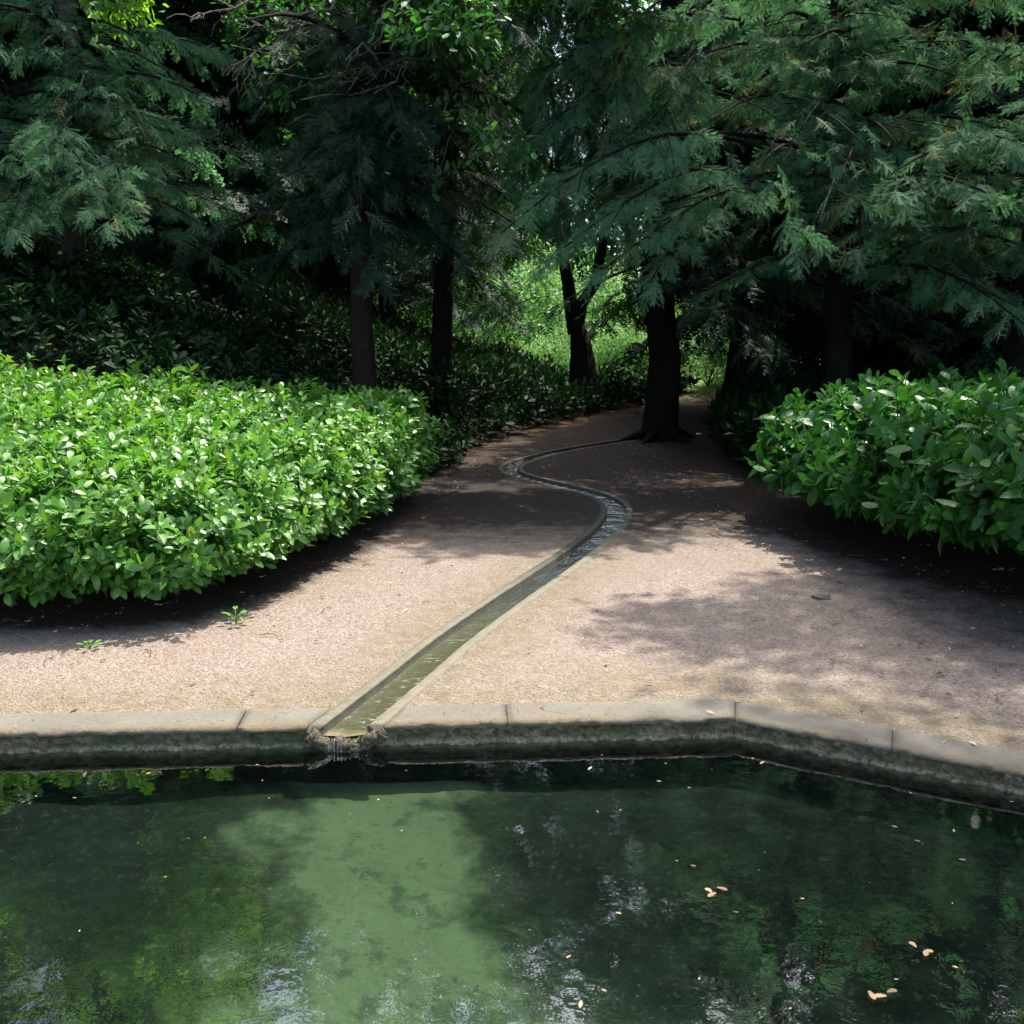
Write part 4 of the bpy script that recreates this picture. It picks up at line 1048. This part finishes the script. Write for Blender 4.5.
for k, x in enumerate(range(-40, 44, 5)):
    y = 44 + 5 * math.sin(k * 2.3)
    if abs(x + 6) < 3: y = 56
    if -1 < x < 9:
        copy_tree(fts[k % 2], (x, 43, float(gz(x, 43))), k * 1.7, .88); continue
    copy_tree(fts[k % 2], (x, y, float(gz(x, y))), k * 1.7, 1 + .2 * math.sin(k))
for k, (x, y) in enumerate([(-20, 2), (-22, 30), (22, 26), (20, 4), (-24, 12), (24, 14)]):
    copy_tree(fts[k % 2], (x, y, float(gz(x, y))), k * 1.1, .95)

# ------------------------------------------------------------------ small things
# leaves afloat on the pool
r = np.random.default_rng(91)
fl = [(717, 892, .03, 'curled pale brown oak leaf, upper of the two beside each other on the water'), (731, 911, .022, None), (922, 952, .028, None), (880, 996, .029, None), (693, 864, .03, None), (920, 841, .03, None), (586, 771, .03, None), (656, 780, .03, None), (690, 787, .028, None), (753, 757, .03, None), (757, 764, .03, None), (800, 897, .02, None), (575, 1009, .03, None), (146, 774, .03, None), (895, 825, .03, None), (560, 960, .02, None), (608, 918, .03, None), (955, 858, .03, None), (676, 860, .018, None), (20, 802, .02, None), (160, 875, .02, None), (890, 978, .02, None), (612, 993, .02, None), (955, 830, .02, None), (1008, 800, .025, None)]
GL = 'leaves and bracts afloat on the pool'
for k, (u, v, s_, lab) in enumerate(fl):
    p = G(u, v, WATER_Z + .004); b = MB()
    big = (u, v) in ((717, 892), (922, 952), (880, 996))
    a = r.uniform(0, 6.28)
    for q in range(3 if big else 1):
        aa = a + q * 2.0 + r.normal(0, .3)
        b.inst(OAK if big else leaf_template(1, .45, .15, -.15), [p + r.normal(0, .012, 3) * [1, 1, 0] + [0, 0, .002 * q]], [(math.cos(aa), math.sin(aa), .06)], [(0, 0, 1)], [s_ * (1.15 if big else .8)], [r.uniform(.15, .7)])
    o = b.build('floating_leaf', M['deadleaf'], None, p); o.location = p
    tag(o, 'clump of pale brown leaves floating on the dark pool water' if big else 'small pale dead leaf floating on the pool surface', 'leaf', 'clumps of leaves afloat on the pool' if big else GL)
b = MB(); n = 150
pp = poly_sample([tuple(x) for x in offset_poly(INNER, -.1)], n, r)
aa = r.uniform(0, 6.28, n)
b.inst(LEAF_LO, np.c_[pp, np.full(n, WATER_Z + .002)], np.c_[np.cos(aa), np.sin(aa), np.zeros(n)], np.tile([0, 0, 1.0], (n, 1)), r.uniform(.006, .018, n), r.uniform(.4, 1, n))
tag(b.build('floating_specks', M['deadleaf']), 'pale pollen specks and bud scales strewn over the pool water', 'debris', kind='stuff')
# litter on the gravel and the coping
b = MB(); n = 2600
q = poly_sample(PATHP, 26000, r); q = q[(q[:, 1] < 14) & (q[:, 1] > 3.6)]
db = np.minimum(pdist(q, PATH_L), pdist(q, PATH_R)); w_ = np.exp(-db / .6) * .9 + .06 + .5 * sstep(.9, 2.4, q[:, 0])
q = q[r.random(len(q)) < w_]; q = q[~in_poly(q, RILLP)]; q = q[~in_poly(q, [tuple(x) for x in INNER])]
aa = r.uniform(0, 6.28, len(q)); n = len(q)
b.inst(LEAF_LO, np.c_[q, gz(q[:, 0], q[:, 1]) + .012], np.c_[np.cos(aa), np.sin(aa), r.normal(0, .2, n)], np.c_[r.normal(0, .4, (n, 2)), np.ones(n)], r.uniform(.009, .026, n) * r.choice([1, 1, 1, 1.9], n), np.clip(r.normal(.35, .3, n), 0, 1))
for k in range(170):
    i = r.integers(0, n); a = r.uniform(0, 6.28); l = r.uniform(.04, .16); p = np.array([*q[i], float(gz(*q[i])) + .008])
    b.tube([p, p + [math.cos(a) * l * .5, math.sin(a) * l * .5, .008], p + [math.cos(a + .3) * l, math.sin(a + .3) * l, 0]], .0025, 4, .1)
tag(b.build('leaf_litter', M['deadleaf']), 'dead leaves and twigs scattered over the gravel', 'leaf litter', kind='stuff')
# seedlings at the foot of the sunlit hedge
for (u, v, s_, lab) in ((90, 646, .05, 'low bright green seedling on the gravel at the shadow edge'), (236, 622, .065, 'taller thin weed sprout on gravel under the sunlit hedge')):
    p = G(u, v + 3, .0); b = MB(); st = MB()
    for k in range(7):
        a = k * 2.4; h = s_ * (.5 + .12 * k) if s_ > .06 else s_ * .5
        tip = p + [math.cos(a) * .03, math.sin(a) * .03, h]
        st.tube([p, p + (tip - p) * [.3, .3, .7], tip], .0018, 4)
        b.inst(leaf_template(1, .6, .1, .1), [tip], [(math.cos(a), math.sin(a), .3)], [(0, 0, 1)], [s_ * .75], [r.random()])
    root = empty('weed_seedling', tuple(p), lab, 'weed')
    b.build('foliage', M['seedling'], root, p); st.build('stems', M['seedling'], root, p)
# a rough stone at the shady edge
p = G(822, 598, 0)
bm_v = []; import bmesh
bm = bmesh.new(); bmesh.ops.create_icosphere(bm, subdivisions=3, radius=1)
for v in bm.verts:
    k = 1 + .35 * mnoise.noise(v.co * 1.7) + .12 * mnoise.noise(v.co * 5); v.co = Vector((v.co.x * .058 * k, v.co.y * .045 * k, v.co.z * .026 * k + .008))
me = bpy.data.meshes.new('rock'); bm.to_mesh(me); bm.free(); me.materials.append(M['rock'])
for pl in me.polygons: pl.use_smooth = True
o = bpy.data.objects.new('rock', me); COL.objects.link(o); o.location = p
tag(o, 'small rough brown stone lying on the shaded gravel', 'rock')
for s_ in STATS: print('STAT', s_)
